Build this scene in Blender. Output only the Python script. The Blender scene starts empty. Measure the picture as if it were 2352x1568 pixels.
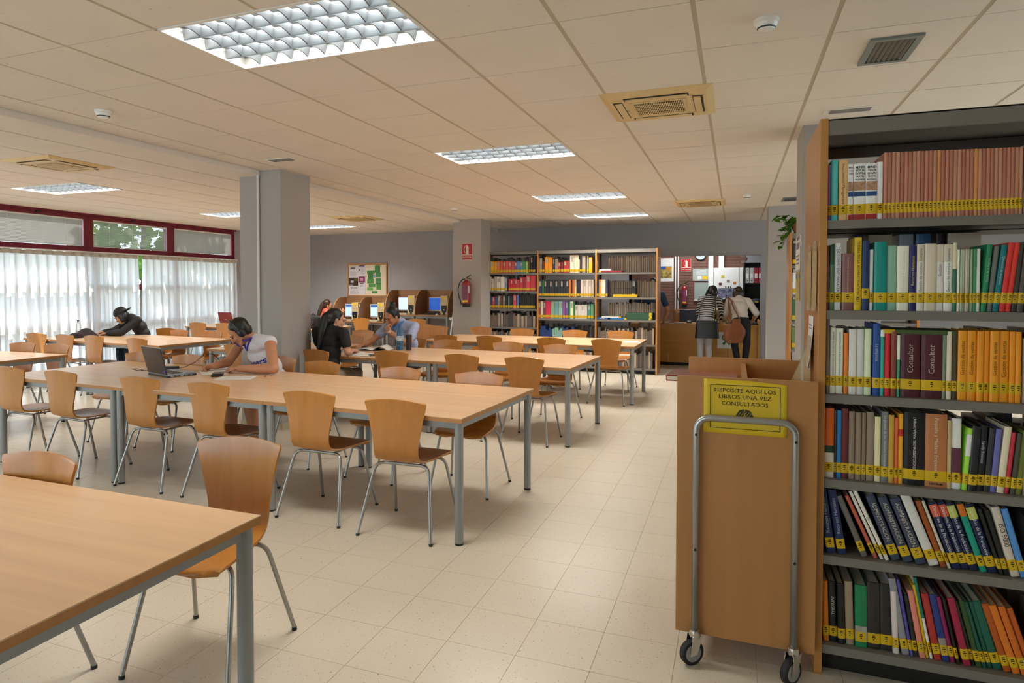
import bpy, bmesh, math, random
from mathutils import Vector, Matrix, Euler
from mathutils.bvhtree import BVHTree
import numpy as np
random.seed(11)
D = bpy.data
SC = bpy.context.scene
COL = SC.collection
R = math.radians

# ---------------------------------------------------------------- camera, sky, light, exposure
CAM_H = 1.50
cam = D.objects.new('camera', D.cameras.new('camera'))
COL.objects.link(cam)
cam.location = (0, 0, CAM_H)
cam.rotation_euler = (R(90) - 0.0253, 0, 0.36437)
cam.data.sensor_width = 36
cam.data.lens = 1479.6 / 2352 * 36
cam.data.shift_x = (1176 - 1124.07) / 2352
cam.data.shift_y = (695.87 - 784) / 2352
cam.data.clip_start = 0.05
cam.data.clip_end = 200
SC.camera = cam

world = D.worlds.new('sky')
SC.world = world
world.use_nodes = True
bg = world.node_tree.nodes['Background']
bg.inputs[0].default_value = (0.74, 0.87, 1.0, 1)
bg.inputs[1].default_value = 6.2

sun = D.objects.new('sun', D.lights.new('sun', 'SUN'))
COL.objects.link(sun)
sun.data.energy = 14.0
sun.data.color = (1.0, 0.97, 0.92)
sun.data.angle = R(0.6)
sun.rotation_euler = (R(40), 0, R(-62))      # high sun outside the curtained windows

def portal(loc, rot, w, h):
    la = D.lights.new('daylight_portal', 'AREA')
    la.shape = 'RECTANGLE'; la.size = w; la.size_y = h
    la.cycles.is_portal = True
    o = D.objects.new('daylight_portal', la)
    COL.objects.link(o)
    o.location = loc; o.rotation_euler = rot
portal((-10.25, 4.2, 1.4), (0, R(-90), 0), 2.6, 13.6)       # window wall
portal((6.15, 6.0, 1.8), (0, R(90), 0), 1.7, 6.8)           # right window
portal((-4.9, -3.3, 1.7), (R(90), 0, R(180)), 7.2, 1.8)            # unseen rear window, added to brighten surfaces facing the camera

LAMP_W = 74          # watts of each ceiling fixture
LAMP_COL = (1.0, 0.955, 0.90)
OFFICE_W = 34
SC.view_settings.view_transform = 'Standard'
SC.view_settings.look = 'None'
SC.view_settings.gamma = 1
SC.view_settings.use_curve_mapping = False
SC.view_settings.exposure = 0.35
cy = SC.cycles
cy.max_bounces = 8
cy.diffuse_bounces = 5
cy.glossy_bounces = 4
cy.transmission_bounces = 6
cy.transparent_max_bounces = 8
cy.caustics_reflective = False
cy.caustics_refractive = False
cy.sample_clamp_indirect = 6
cy.use_denoising = True
try:
    cy.denoiser = 'OPENIMAGEDENOISE'
except Exception:
    pass

# ---------------------------------------------------------------- materials
def hx(h):
    c = [int(h[i:i + 2], 16) / 255 for i in (0, 2, 4)]
    return tuple((v / 12.92 if v <= .04045 else ((v + .055) / 1.055) ** 2.4) for v in c) + (1,)

MATS = {}
def mat(name, col, rough=.5, metal=0, var=0, scale=(8, 8, 8), bump=0, bscale=60, coat=0, spec=.5, emit=None, es=1, space='Object', trans=0, alpha=1, detail=3, dist=0):
    """principled material; var mixes a darker/lighter tone of the colour with stretched noise"""
    if name in MATS:
        return MATS[name]
    m = D.materials.new(name)
    MATS[name] = m
    m.use_nodes = True
    nt = m.node_tree
    n = nt.nodes
    L = nt.links.new
    b = n['Principled BSDF']
    c = hx(col) if isinstance(col, str) else tuple(col) + ((1,) if len(col) == 3 else ())
    b.inputs['Base Color'].default_value = c
    b.inputs['Roughness'].default_value = rough
    b.inputs['Metallic'].default_value = metal
    b.inputs['Specular IOR Level'].default_value = spec
    b.inputs['Coat Weight'].default_value = coat
    b.inputs['Coat Roughness'].default_value = .12
    b.inputs['Transmission Weight'].default_value = trans
    b.inputs['Alpha'].default_value = alpha
    m.diffuse_color = c
    if emit:
        b.inputs['Emission Color'].default_value = hx(emit)
        b.inputs['Emission Strength'].default_value = es
    if var or bump:
        if space == 'World':
            g = n.new('ShaderNodeNewGeometry')
            src = g.outputs['Position']
        else:
            g = n.new('ShaderNodeTexCoord')
            src = g.outputs['Object']
    if var:
        mp = n.new('ShaderNodeMapping')
        mp.inputs['Scale'].default_value = scale
        L(src, mp.inputs['Vector'])
        no = n.new('ShaderNodeTexNoise')
        no.inputs['Scale'].default_value = 1
        no.inputs['Detail'].default_value = detail
        no.inputs['Distortion'].default_value = dist
        L(mp.outputs[0], no.inputs['Vector'])
        mx = n.new('ShaderNodeMix')
        mx.data_type = 'RGBA'
        mx.inputs[6].default_value = tuple(v * (1 - var) for v in c[:3]) + (1,)
        mx.inputs[7].default_value = tuple(min(1, v * (1 + var)) for v in c[:3]) + (1,)
        cr = n.new('ShaderNodeMapRange')
        cr.inputs[1].default_value = .3
        cr.inputs[2].default_value = .7
        L(no.outputs[0], cr.inputs[0])
        L(cr.outputs[0], mx.inputs[0])
        L(mx.outputs[2], b.inputs['Base Color'])
    if bump:
        bn = n.new('ShaderNodeTexNoise')
        bn.inputs['Scale'].default_value = bscale
        L(src, bn.inputs['Vector'])
        bu = n.new('ShaderNodeBump')
        bu.inputs['Strength'].default_value = bump
        bu.inputs['Distance'].default_value = .01
        L(bn.outputs[0], bu.inputs['Height'])
        L(bu.outputs[0], b.inputs['Normal'])
    return m

def speckle(m, dark, scale, lo, amount=.6, space='World', squash=(1, 1, 1)):
    """scatter small chips of another colour over a material's base colour"""
    nt = m.node_tree
    n = nt.nodes
    L = nt.links.new
    b = n['Principled BSDF']
    g = n.new('ShaderNodeNewGeometry')
    mp = n.new('ShaderNodeMapping')
    mp.inputs['Scale'].default_value = squash
    L(g.outputs['Position'], mp.inputs['Vector'])
    v = n.new('ShaderNodeTexNoise')
    v.inputs['Scale'].default_value = scale
    v.inputs['Detail'].default_value = 2
    L(mp.outputs[0], v.inputs['Vector'])
    r = n.new('ShaderNodeMapRange')
    r.inputs[1].default_value = lo
    r.inputs[2].default_value = lo + .05
    r.inputs[3].default_value = 0
    r.inputs[4].default_value = amount
    L(v.outputs[0], r.inputs[0])
    mx = n.new('ShaderNodeMix')
    mx.data_type = 'RGBA'
    lk = b.inputs['Base Color'].links
    if lk:
        L(lk[0].from_socket, mx.inputs[6])
    else:
        mx.inputs[6].default_value = b.inputs['Base Color'].default_value
    mx.inputs[7].default_value = hx(dark)
    L(r.outputs[0], mx.inputs[0])
    L(mx.outputs[2], b.inputs['Base Color'])

m_floor = mat('floor_terrazzo', 'cfc5b1', .26, var=.035, scale=(1.1, 1.1, 1), space='World', spec=.5)
speckle(m_floor, '8a6f4c', 95, .66, .75)
speckle(m_floor, 'efe6d2', 120, .68, .7)
m_joint = mat('floor_joint', 'ac9b80', .8)
m_tile = mat('ceiling_tile', 'dcd3c8', .9, var=.02, scale=(3, 3, 3), space='World')
speckle(m_tile, '9a8468', 42, .72, .55, squash=(.45, 2.2, 1))
m_rail = mat('ceiling_rail', 'b8aa94', .6)
m_wall = mat('wall_paint', '9b999a', .85, var=.02, scale=(1, 1, 1), space='World')
m_col = mat('column_paint', 'a6a19b', .75, var=.015, scale=(1, 1, 1), space='World')
m_white = mat('white_paint', 'dcdad4', .5)
m_lacquer = mat('white_metal', 'e4e2dc', .35)
m_red = mat('window_frame_red', '6a0620', .35)
m_top = mat('beech_tabletop', 'd8b18a', .27, var=.055, scale=(1.1, 26, 26), detail=4, dist=.4)
m_edge = mat('table_edge', 'a8743c', .45, var=.05, scale=(3, 30, 30))
m_grey = mat('grey_metal', '8d8f8d', .38, metal=.2)
m_ply = mat('chair_plywood', 'b47732', .30, var=.10, scale=(22, 22, 1.3), detail=5, dist=.6, coat=.15)
m_steel = mat('satin_steel', 'a2a09a', .32, metal=.75)
m_black = mat('black_plastic', '121212', .45)
m_rubber = mat('rubber', '1c1b1a', .7)
m_panel = mat('beech_panel', 'b07a45', .35, var=.06, scale=(24, 24, 1.2), detail=4)
m_panel_edge = mat('beech_edge', 'bd8546', .4)
m_shelf = mat('shelf_grey', '7d7870', .45, metal=.1)
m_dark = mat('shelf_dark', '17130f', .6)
m_band = mat('yellow_label', 'e0b812', .5)
m_ink = mat('black_ink', '1e1a12', .7)
m_page = mat('book_pages', 'cbbfa4', .8, var=.06, scale=(1, 1, 200))
m_paper = mat('white_paper', 'dfdcd6', .7)
m_chrome = mat('chrome', 'c4c4c0', .12, metal=1)
m_cream = mat('cream_plastic', 'd2b682', .45)
m_skin = mat('skin', 'b87f5c', .5, var=.04, scale=(20, 20, 20))
m_skin2 = mat('skin_light', 'c08e6c', .5, var=.04, scale=(20, 20, 20))
m_hair = mat('dark_hair', '130e0b', .42, var=.3, scale=(120, 120, 14))
m_hair2 = mat('brown_hair', '33200f', .42, var=.3, scale=(120, 120, 14))
m_lip = mat('lips', '8a4a3c', .5)
m_eye = mat('eye_dark', '161210', .3)

def glass_mat():
    m = D.materials.new('window_glass')
    m.use_nodes = True
    n = m.node_tree.nodes
    L = m.node_tree.links.new
    n.clear()
    o = n.new('ShaderNodeOutputMaterial')
    t = n.new('ShaderNodeBsdfTransparent')
    t.inputs[0].default_value = (.93, .96, .95, 1)
    g = n.new('ShaderNodeBsdfGlossy')
    g.inputs['Roughness'].default_value = .02
    x = n.new('ShaderNodeMixShader')
    x.inputs[0].default_value = .07
    L(t.outputs[0], x.inputs[1]); L(g.outputs[0], x.inputs[2]); L(x.outputs[0], o.inputs[0])
    return m
m_glass = glass_mat()

def cloth_mat(name, col, tl=.55, var=.02):
    """sheer cloth: diffuse on the lit side, translucent through"""
    m = D.materials.new(name)
    m.use_nodes = True
    n = m.node_tree.nodes
    L = m.node_tree.links.new
    n.clear()
    o = n.new('ShaderNodeOutputMaterial')
    d = n.new('ShaderNodeBsdfDiffuse')
    t = n.new('ShaderNodeBsdfTranslucent')
    d.inputs[0].default_value = hx(col)
    t.inputs[0].default_value = hx(col)
    x = n.new('ShaderNodeMixShader')
    x.inputs[0].default_value = tl
    L(d.outputs[0], x.inputs[1]); L(t.outputs[0], x.inputs[2]); L(x.outputs[0], o.inputs[0])
    return m
m_sheer = cloth_mat('sheer_curtain', 'e2e2e4', .62)
m_tape = cloth_mat('curtain_heading', 'c8c0b4', .12)
m_blind = cloth_mat('blind_slat', 'a8a6a2', .18)
m_leaf = cloth_mat('green_leaf', '4c7420', .35)

# ---------------------------------------------------------------- mesh helpers
class MB:
    """collects shapes for ONE mesh object"""
    def __init__(s):
        s.v = []; s.f = []; s.mi = []
        s.m = Matrix.Identity(4)
    def put(s, vs, fs, mi=0):
        o = len(s.v)
        s.v += [tuple(s.m @ Vector(p)) for p in vs]
        s.f += [tuple(i + o for i in q) for q in fs]
        s.mi += [mi] * len(fs)
        return s
    def box(s, x0, x1, y0, y1, z0, z1, mi=0):
        return s.put([(x0, y0, z0), (x1, y0, z0), (x1, y1, z0), (x0, y1, z0), (x0, y0, z1), (x1, y0, z1), (x1, y1, z1), (x0, y1, z1)],
                     [(0, 3, 2, 1), (4, 5, 6, 7), (0, 1, 5, 4), (1, 2, 6, 5), (2, 3, 7, 6), (3, 0, 4, 7)], mi)
    def tube(s, pts, r, seg=10, mi=0, caps=True):
        pts = [Vector(p) for p in pts]
        rs = r if isinstance(r, (list, tuple)) else [r] * len(pts)
        vs = []; fs = []
        prev = None
        for i, p in enumerate(pts):
            a = pts[max(i - 1, 0)]; b = pts[min(i + 1, len(pts) - 1)]
            d = (b - a).normalized()
            if prev is None:
                u = d.orthogonal().normalized()
            else:
                u = (prev - d * prev.dot(d)).normalized()
            prev = u
            w = d.cross(u)
            for k in range(seg):
                t = 2 * math.pi * k / seg
                vs.append(p + (u * math.cos(t) + w * math.sin(t)) * rs[i])
        for i in range(len(pts) - 1):
            for k in range(seg):
                k2 = (k + 1) % seg
                fs.append((i * seg + k, i * seg + k2, (i + 1) * seg + k2, (i + 1) * seg + k))
        if caps:
            fs.append(tuple(range(seg - 1, -1, -1)))
            fs.append(tuple((len(pts) - 1) * seg + k for k in range(seg)))
        return s.put(vs, fs, mi)
    def lathe(s, prof, seg=20, c=(0, 0, 0), mi=0):
        """profile of (r, z) turned about the vertical through c"""
        vs = []; fs = []
        for r, z in prof:
            for k in range(seg):
                t = 2 * math.pi * k / seg
                vs.append((c[0] + r * math.cos(t), c[1] + r * math.sin(t), c[2] + z))
        for i in range(len(prof) - 1):
            for k in range(seg):
                k2 = (k + 1) % seg
                fs.append((i * seg + k, i * seg + k2, (i + 1) * seg + k2, (i + 1) * seg + k))
        fs.append(tuple(range(seg - 1, -1, -1)))
        fs.append(tuple((len(prof) - 1) * seg + k for k in range(seg)))
        return s.put(vs, fs, mi)
    def prism(s, poly, a, b, ax='z', mi=0):
        """polygon swept from a to b along an axis; poly in the other two axes"""
        def P(p, t):
            return {'z': (p[0], p[1], t), 'y': (p[0], t, p[1]), 'x': (t, p[0], p[1])}[ax]
        n = len(poly)
        vs = [P(p, a) for p in poly] + [P(p, b) for p in poly]
        fs = [tuple(range(n - 1, -1, -1)), tuple(range(n, 2 * n))]
        fs += [(i, (i + 1) % n, n + (i + 1) % n, n + i) for i in range(n)]
        return s.put(vs, fs, mi)
    def sheet(s, fn, nu, nv, th=0, mi=0):
        """grid surface fn(u, v), u v in 0..1, given thickness along its normal"""
        P = [[Vector(fn(i / nu, j / nv)) for j in range(nv + 1)] for i in range(nu + 1)]
        def nrm(i, j):
            a = P[min(i + 1, nu)][j] - P[max(i - 1, 0)][j]
            b = P[i][min(j + 1, nv)] - P[i][max(j - 1, 0)]
            c = a.cross(b)
            return c.normalized() if c.length > 1e-9 else Vector((0, 0, 1))
        W = nv + 1
        top = [P[i][j] for i in range(nu + 1) for j in range(W)]
        fs = [(i * W + j, (i + 1) * W + j, (i + 1) * W + j + 1, i * W + j + 1) for i in range(nu) for j in range(nv)]
        if not th:
            return s.put(top, fs, mi)
        bot = [P[i][j] - nrm(i, j) * th for i in range(nu + 1) for j in range(W)]
        o = len(top)
        fs += [tuple(o + k for k in reversed(q)) for q in fs[:nu * nv]]
        rim = [(i, 0) for i in range(nu)] + [(nu, j) for j in range(nv)] + [(i, nv) for i in range(nu, 0, -1)] + [(0, j) for j in range(nv, 0, -1)]
        for k in range(len(rim)):
            a = rim[k][0] * W + rim[k][1]
            b = rim[(k + 1) % len(rim)][0] * W + rim[(k + 1) % len(rim)][1]
            fs.append((b, a, o + a, o + b))
        return s.put(top + bot, fs, mi)
    def mesh(s, name, mats, smooth=False, ang=40):
        me = D.meshes.new(name)
        me.from_pydata(s.v, [], s.f)
        for m in (mats if isinstance(mats, (list, tuple)) else [mats]):
            me.materials.append(m)
        if any(s.mi):
            me.polygons.foreach_set('material_index', s.mi)
        if smooth:
            me.polygons.foreach_set('use_smooth', [True] * len(me.polygons))
            if ang:
                try:
                    me.set_sharp_from_angle(angle=R(ang))
                except Exception:
                    pass
        me.update()
        return me
    def build(s, name, mats, parent=None, smooth=False, bevel=0, loc=None, ang=40):
        o = D.objects.new(name, s.mesh(name, mats, smooth, ang))
        COL.objects.link(o)
        if parent:
            o.parent = parent
        if loc:
            o.location = loc
        if bevel:
            b = o.modifiers.new('bevel', 'BEVEL')
            b.width = bevel; b.segments = 2; b.limit_method = 'ANGLE'; b.angle_limit = R(50)
        return o

def link_mesh(name, me, parent=None, loc=None, rot=None):
    o = D.objects.new(name, me)
    COL.objects.link(o)
    if parent:
        o.parent = parent
    if loc:
        o.location = loc
    if rot:
        o.rotation_euler = rot
    return o

def tag(o, label=None, cat=None, group=None, kind=None):
    if label: o['label'] = label
    if cat: o['category'] = cat
    if group: o['group'] = group
    if kind: o['kind'] = kind
    return o

def thing(name, label, cat, loc=(0, 0, 0), rz=0, group=None):
    o = D.objects.new(name, None)
    o.empty_display_size = .1
    COL.objects.link(o)
    o.location = loc
    o.rotation_euler = (0, 0, rz)
    return tag(o, label, cat, group)

KIDS = {}
def kids(o):
    return [c for c in D.objects if c.parent == o]

def copy_tree(src, tree, loc, rz, label, group=None):
    """tree: [(part, [subparts])] listed once; copies share mesh data"""
    r = src.copy(); COL.objects.link(r)
    r.location = loc; r.rotation_euler = (0, 0, rz)
    r['label'] = label
    if group: r['group'] = group
    for p, subs in tree:
        c = p.copy(); COL.objects.link(c); c.parent = r
        for q in subs:
            d = q.copy(); COL.objects.link(d); d.parent = c
    return r

def tree_of(root):
    return [(p, list(p.children)) for p in root.children]

def struct(o):
    o['kind'] = 'structure'
    return o

def text_mesh(s, size, align='CENTER', extr=0, shear=0, xs=1, bold=0):
    cu = D.curves.new('lettering', 'FONT')
    cu.body = s
    cu.size = size
    cu.align_x = align
    cu.align_y = 'CENTER'
    cu.extrude = extr
    cu.shear = shear
    cu.offset = bold
    cu.resolution_u = 2
    o = D.objects.new('tmp', cu)
    COL.objects.link(o)
    dg = bpy.context.evaluated_depsgraph_get()
    me = D.meshes.new_from_object(o.evaluated_get(dg))
    D.objects.remove(o)
    D.curves.remove(cu)
    if xs != 1:
        me.transform(Matrix.Diagonal((xs, 1, 1, 1)))
    return me
TEXTS = {}
def text_width(me):
    return (max(v.co.x for v in me.vertices) - min(v.co.x for v in me.vertices)) if len(me.vertices) else 1

def ordinal(n):
    return ['first', 'second', 'third', 'fourth', 'fifth', 'sixth', 'seventh', 'eighth', 'ninth', 'tenth', 'eleventh', 'twelfth', 'thirteenth', 'fourteenth', 'fifteenth',
            'sixteenth', 'seventeenth', 'eighteenth', 'nineteenth', 'twentieth'][n] if n < 20 else ['twenty', 'thirty', 'forty'][(n + 1) // 10 - 2] + (
            '-' + ['', 'first', 'second', 'third', 'fourth', 'fifth', 'sixth', 'seventh', 'eighth', 'ninth'][(n + 1) % 10] if (n + 1) % 10 else 'th')
# ---------------------------------------------------------------- the setting
CE = 2.719                     # ceiling height
XL, XR, YB, YF = -10.1, 6.0, -3.2, 12.8
def visible_size(x, y, z):
    """rough size in the photograph of a small thing at a point; 0 when out of frame"""
    dx, dy, dz = x, y, z - CAM_H
    yaw = -0.36437
    r = dx * math.cos(yaw) - dy * math.sin(yaw)
    f = dx * math.sin(yaw) + dy * math.cos(yaw)
    if f < .6:
        return 0
    u = 1124 + 1479.6 * r / f
    v = 658 - 1479.6 * dz / f
    return 1 / f if -60 < u < 2412 and -60 < v < 1628 else 0

# floor: slab (joints) with tiles on top
floor = struct(MB().box(XL - .2, XR + .2, YB - .2, 16.0, -.12, -.002).build('floor', m_joint))
TS = .305
tm = MB().box(-TS / 2 + .0008, TS / 2 - .0008, -TS / 2 + .0008, TS / 2 - .0008, -.002, 0).mesh('floor_tile', m_floor)
cells = []
x = -1.433 - TS * 29
while x < XR:
    y = 2.758 - TS * 20
    while y < 15.4:
        cells.append((x + TS / 2, y + TS / 2))
        y += TS
    x += TS
cells.sort(key=lambda c: -visible_size(c[0], c[1], 0))
for c in cells[:300]:
    link_mesh('floor_tile', tm, floor, (c[0], c[1], 0))
fb = MB()
for cx_, cy_ in cells[300:]:
    fb.box(cx_ - TS / 2 + .0008, cx_ + TS / 2 - .0008, cy_ - TS / 2 + .0008, cy_ + TS / 2 - .0008, -.002, 0)
tag(fb.build('floor_tiles_beyond', m_floor, floor), kind='stuff')

# ceiling: slab, rails and tiles, with holes for the fittings
ceiling = struct(MB().box(XL - .2, XR + .2, YB - .2, YF + .1, CE + .09, CE + .2).build('ceiling', m_white))
GX0, GY0 = -2.5814, 2.9173
LX0, LY0, LS = -5.36, 3.545, .607
FIX = [(-2.58, 2.317), (-2.58, 5.317), (-2.58, 8.317), (-2.58, 10.717)]           # near corners of main fittings (1.2 x 0.6)
FIXL = [(-8.394, 5.345), (-8.394, 8.345), (-8.394, 10.745)]
FIX_OUT = [(-2.58, -.683), (1.62, -.683), (3.42, 2.317), (3.42, 5.317), (3.42, 8.317)]  # unseen fittings added for lighting; those behind the viewer stay off
FIXL_OUT = [(-8.394, 2.345), (-8.394, -.655)]  # unseen window-side fittings, added for lighting; the rear one stays off
AC = [(-.78, 4.117), (-.78, 9.517)]
ACL = [(-6.574, 4.145), (-6.574, 9.545)]
holes = [(a, a + 1.2, b, b + .6) for a, b in FIX + FIX_OUT] + [(a, a + 1.2 + .014, b, b + .6) for a, b in FIXL + FIXL_OUT] + \
        [(a, a + .6, b, b + .6) for a, b in AC + ACL]
def taken(cx_, cy_):
    return any(a - .02 < cx_ < b + .02 and c - .02 < cy_ < d + .02 for a, b, c, d in holes)
tiles = []
u = -3
while GX0 + u * .6 < XR:
    v = -11
    while GY0 + v * .6 < YF:
        x0, y0 = GX0 + u * .6, GY0 + v * .6
        tiles.append((x0, min(x0 + .6, XR), max(y0, YB), min(y0 + .6, YF)))
        v += 1
    u += 1
v = -11
while GY0 + v * .6 < YF:                       # cut strip beside the beam
    y0 = GY0 + v * .6
    tiles.append((-4.68, GX0 - 1.8, max(y0, YB), min(y0 + .6, YF)))
    v += 1
k = 0
while LX0 - k * LS > XL:
    v = -12
    while LY0 + v * .6 < YF:
        y0 = LY0 + v * .6
        tiles.append((max(LX0 - (k + 1) * LS, XL), LX0 - k * LS, max(y0, YB), min(y0 + .6, YF)))
        v += 1
    k += 1
v = -12
while LY0 + v * .6 < YF:
    tiles.append((LX0, -5.1, max(LY0 + v * .6, YB), min(LY0 + v * .6 + .6, YF)))
    v += 1
COLS = [(-4.95, -4.42, 5.5, 6.0), (-4.815, -4.267, 10.75, 11.25), (.47, 1.0, 5.43, 5.93), (.46, 1.0, 10.65, 11.15)]
tiles = [t for t in tiles if t[3] - t[2] > .02 and t[1] - t[0] > .02 and not taken((t[0] + t[1]) / 2, (t[2] + t[3]) / 2)]
tiles.sort(key=lambda t: -visible_size((t[0] + t[1]) / 2, (t[2] + t[3]) / 2, CE))
TMESH = {}
rest = MB()
for i, t in enumerate(tiles):
    w, d = round(t[1] - t[0], 3), round(t[3] - t[2], 3)
    gx, gy = .011, .0028
    if i < 300:
        if (w, d) not in TMESH:
            TMESH[(w, d)] = MB().prism([(-w / 2 + gx, 0), (w / 2 - gx, 0), (w / 2 - gx, .015), (-w / 2 + gx, .015)], -d / 2 + gy, d / 2 - gy, 'y').mesh('ceiling_tile', m_tile)
        link_mesh('ceiling_tile', TMESH[(w, d)], ceiling, ((t[0] + t[1]) / 2, (t[2] + t[3]) / 2, CE + random.uniform(0, .0016)), (random.uniform(-.0016, .0016), random.uniform(-.0016, .0016), 0))
    else:
        rest.box(t[0] + gx, t[1] - gx, t[2] + gy, t[3] - gy, CE, CE + .015)
tag(rest.build('ceiling_tiles_beyond', m_tile, ceiling), kind='stuff')
def rail(x, y0, y1):
    ys = [y0]
    for a, b, c, d in sorted(holes, key=lambda h: h[2]):
        if a + .05 < x < b - .05 and c < y1 and d > y0:
            ys += [c, d]
    ys.append(y1)
    for i in range(0, len(ys), 2):
        if ys[i + 1] - ys[i] > .05:
            MB().box(x - .013, x + .013, ys[i], ys[i + 1], CE + .0022, CE + .02).build('ceiling_rail', m_rail, ceiling)
u = -3
while GX0 + u * .6 < XR:
    rail(GX0 + u * .6, YB, YF); u += 1
for k in range(0, 8):
    rail(LX0 - k * LS, YB, YF)

# downstand beam and columns
struct(MB().box(-5.1, -4.68, YB, YF, 2.667, CE + .1).build('ceiling_beam', m_tile, None, bevel=.004))
for i, (a, b, c, d) in enumerate(COLS):
    co = struct(MB().box(a, b, c, d, 0, CE + .08).build('column', m_col, bevel=.006))
    MB().box(a - .008, b + .008, c - .008, d + .008, 0, .07).build('baseboard', mat('baseboard_stone', 'b5a48a', .4), co)
MB().tube([(-4.69, 5.478, .02), (-4.69, 5.478, CE)], .013, 10).build('conduit', m_white, D.objects['column'], True)

# walls
wb = struct(MB().box(XL, -1.92, YF, YF + .15, 0, CE + .1).box(.437, XR, YF, YF + .15, 0, CE + .1).box(-1.92, .437, YF, YF + .15, 2.11, CE + .1).build('wall_back', m_wall))
struct(MB().box(XL - .1, XR + .1, YB - .15, YB, 0, .8).box(XL - .1, XR + .1, YB - .15, YB, 2.6, CE + .1).box(XL - .1, -8.5, YB - .15, YB, .8, 2.6).box(-1.3, XR + .1, YB - .15, YB, .8, 2.6).build('wall_rear', m_wall))
w = D.objects.new('window_20', None); COL.objects.link(w)  # unseen window added to throw daylight on surfaces facing the camera
w['kind'] = 'structure'; w.location = (-4.9, YB - .07, 0)
f = MB().box(-3.6, 3.6, -.04, .04, .8, .87).box(-3.6, 3.6, -.04, .04, 2.53, 2.6)
for k in range(5):
    f.box(-3.6 + k * 1.8 - .035, -3.6 + k * 1.8 + .035, -.04, .04, .87, 2.53)
f.build('frame', m_red, w)
for k in range(4):
    MB().box(-3.56 + k * 1.8, -3.6 + (k + 1) * 1.8 - .04, -.004, .004, .87, 2.53).build('pane', m_glass, w)
struct(MB().box(XL - .2, XL, 11.06, YF + .15, 0, CE + .1).box(XL - .2, XL, YB, 11.06, 0, .12).box(XL - .2, XL, YB, YB + .55, .12, CE + .1).build('wall_left', mat('wall_lilac', '9c98a0', .8)))
struct(MB().box(XR, XR + .2, YB, 2.6, 0, CE + .1).box(XR, XR + .2, 9.4, YF + .15, 0, CE + .1).box(XR, XR + .2, 2.6, 9.4, 0, .95).box(XR, XR + .2, 2.6, 9.4, 2.62, CE + .1).build('wall_right', m_wall))
for nm, (a, b, c, d) in (('baseboard_back', (-5.3, -1.92, YF - .012, YF)), ('baseboard_left', (XL, XL + .012, 11.06, YF))):
    struct(MB().box(a, b, c, d, 0, .07).build(nm, MATS['baseboard_stone']))

# curtained window wall: modules of one upper light over a lower window
MOD = 1.68
wn = 0
for k in range(8):
    y1 = 11.06 - k * MOD
    y0 = y1 - MOD
    if y0 < YB + .4:
        break
    wn += 1
    w = D.objects.new('window_%d' % wn, None); COL.objects.link(w)
    w['kind'] = 'structure'
    w.location = (XL - .06, (y0 + y1) / 2, 0)
    h = MOD / 2
    fr = MB()
    fr.box(-.05, .05, -h, h, 2.625, CE + .01).box(-.05, .05, -h, h, 2.09, 2.172)
    fr.box(-.05, .05, -h, -h + .085, 2.172, 2.625).box(-.05, .05, h - .085, h, 2.172, 2.625)
    fr.build('upper_frame', m_red, w, bevel=.006)
    lf = MB()
    lf.box(-.05, .05, -h, -h + .06, .12, 2.09).box(-.05, .05, h - .06, h, .12, 2.09)
    lf.box(-.05, .05, -h + .06, h - .06, 1.45, 1.55).box(-.05, .05, -h + .06, h - .06, .80, .93).box(-.05, .05, -h + .06, h - .06, .12, .2)
    lf.build('lower_frame', m_red, w)
    MB().box(-.004, .004, -h + .085, h - .085, 2.172, 2.625).build('pane', m_glass, w)
    for a, b in ((.93, 1.45), (1.55, 2.09), (.2, .8)):
        MB().box(-.004, .004, -h + .06, h - .06, a, b).build('pane', m_glass, w)
    MB().box(.05, .075, -.03, .03, 2.655, 2.69).build('latch', m_black, w)
    # slatted blind inside the upper light
    sl = MB()
    closed = wn != 2
    n = 21
    for i in range(n):
        z = 2.19 + .41 * i / (n - 1)
        a = R(64 if closed else 30)
        c, s_ = .0125 * math.cos(a), .0125 * math.sin(a)
        sl.put([(.03 - c, -h + .1, z - s_), (.03 + c, -h + .1, z + s_), (.03 + c, h - .1, z + s_), (.03 - c, h - .1, z - s_)], [(0, 1, 2, 3)])
    tag(sl.build('blind_slats', m_blind, w), kind='stuff')
    MB().box(.015, .045, -h + .09, h - .09, 2.602, 2.622).build('blind_rail', m_white, w)
    MB().box(.02, .04, -h + .09, h - .09, 2.175, 2.184).build('blind_bottom', m_white, w)
    for yy in (-.45, 0, .45):
        MB().tube([(.045, yy, 2.185), (.045, yy, 2.6)], .0016, 5).build('blind_cord', m_white, w)
struct(MB().box(XL - .12, XL + .015, YB + .55, 11.1, CE - .03, CE).build('trim_1', m_red))

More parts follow.
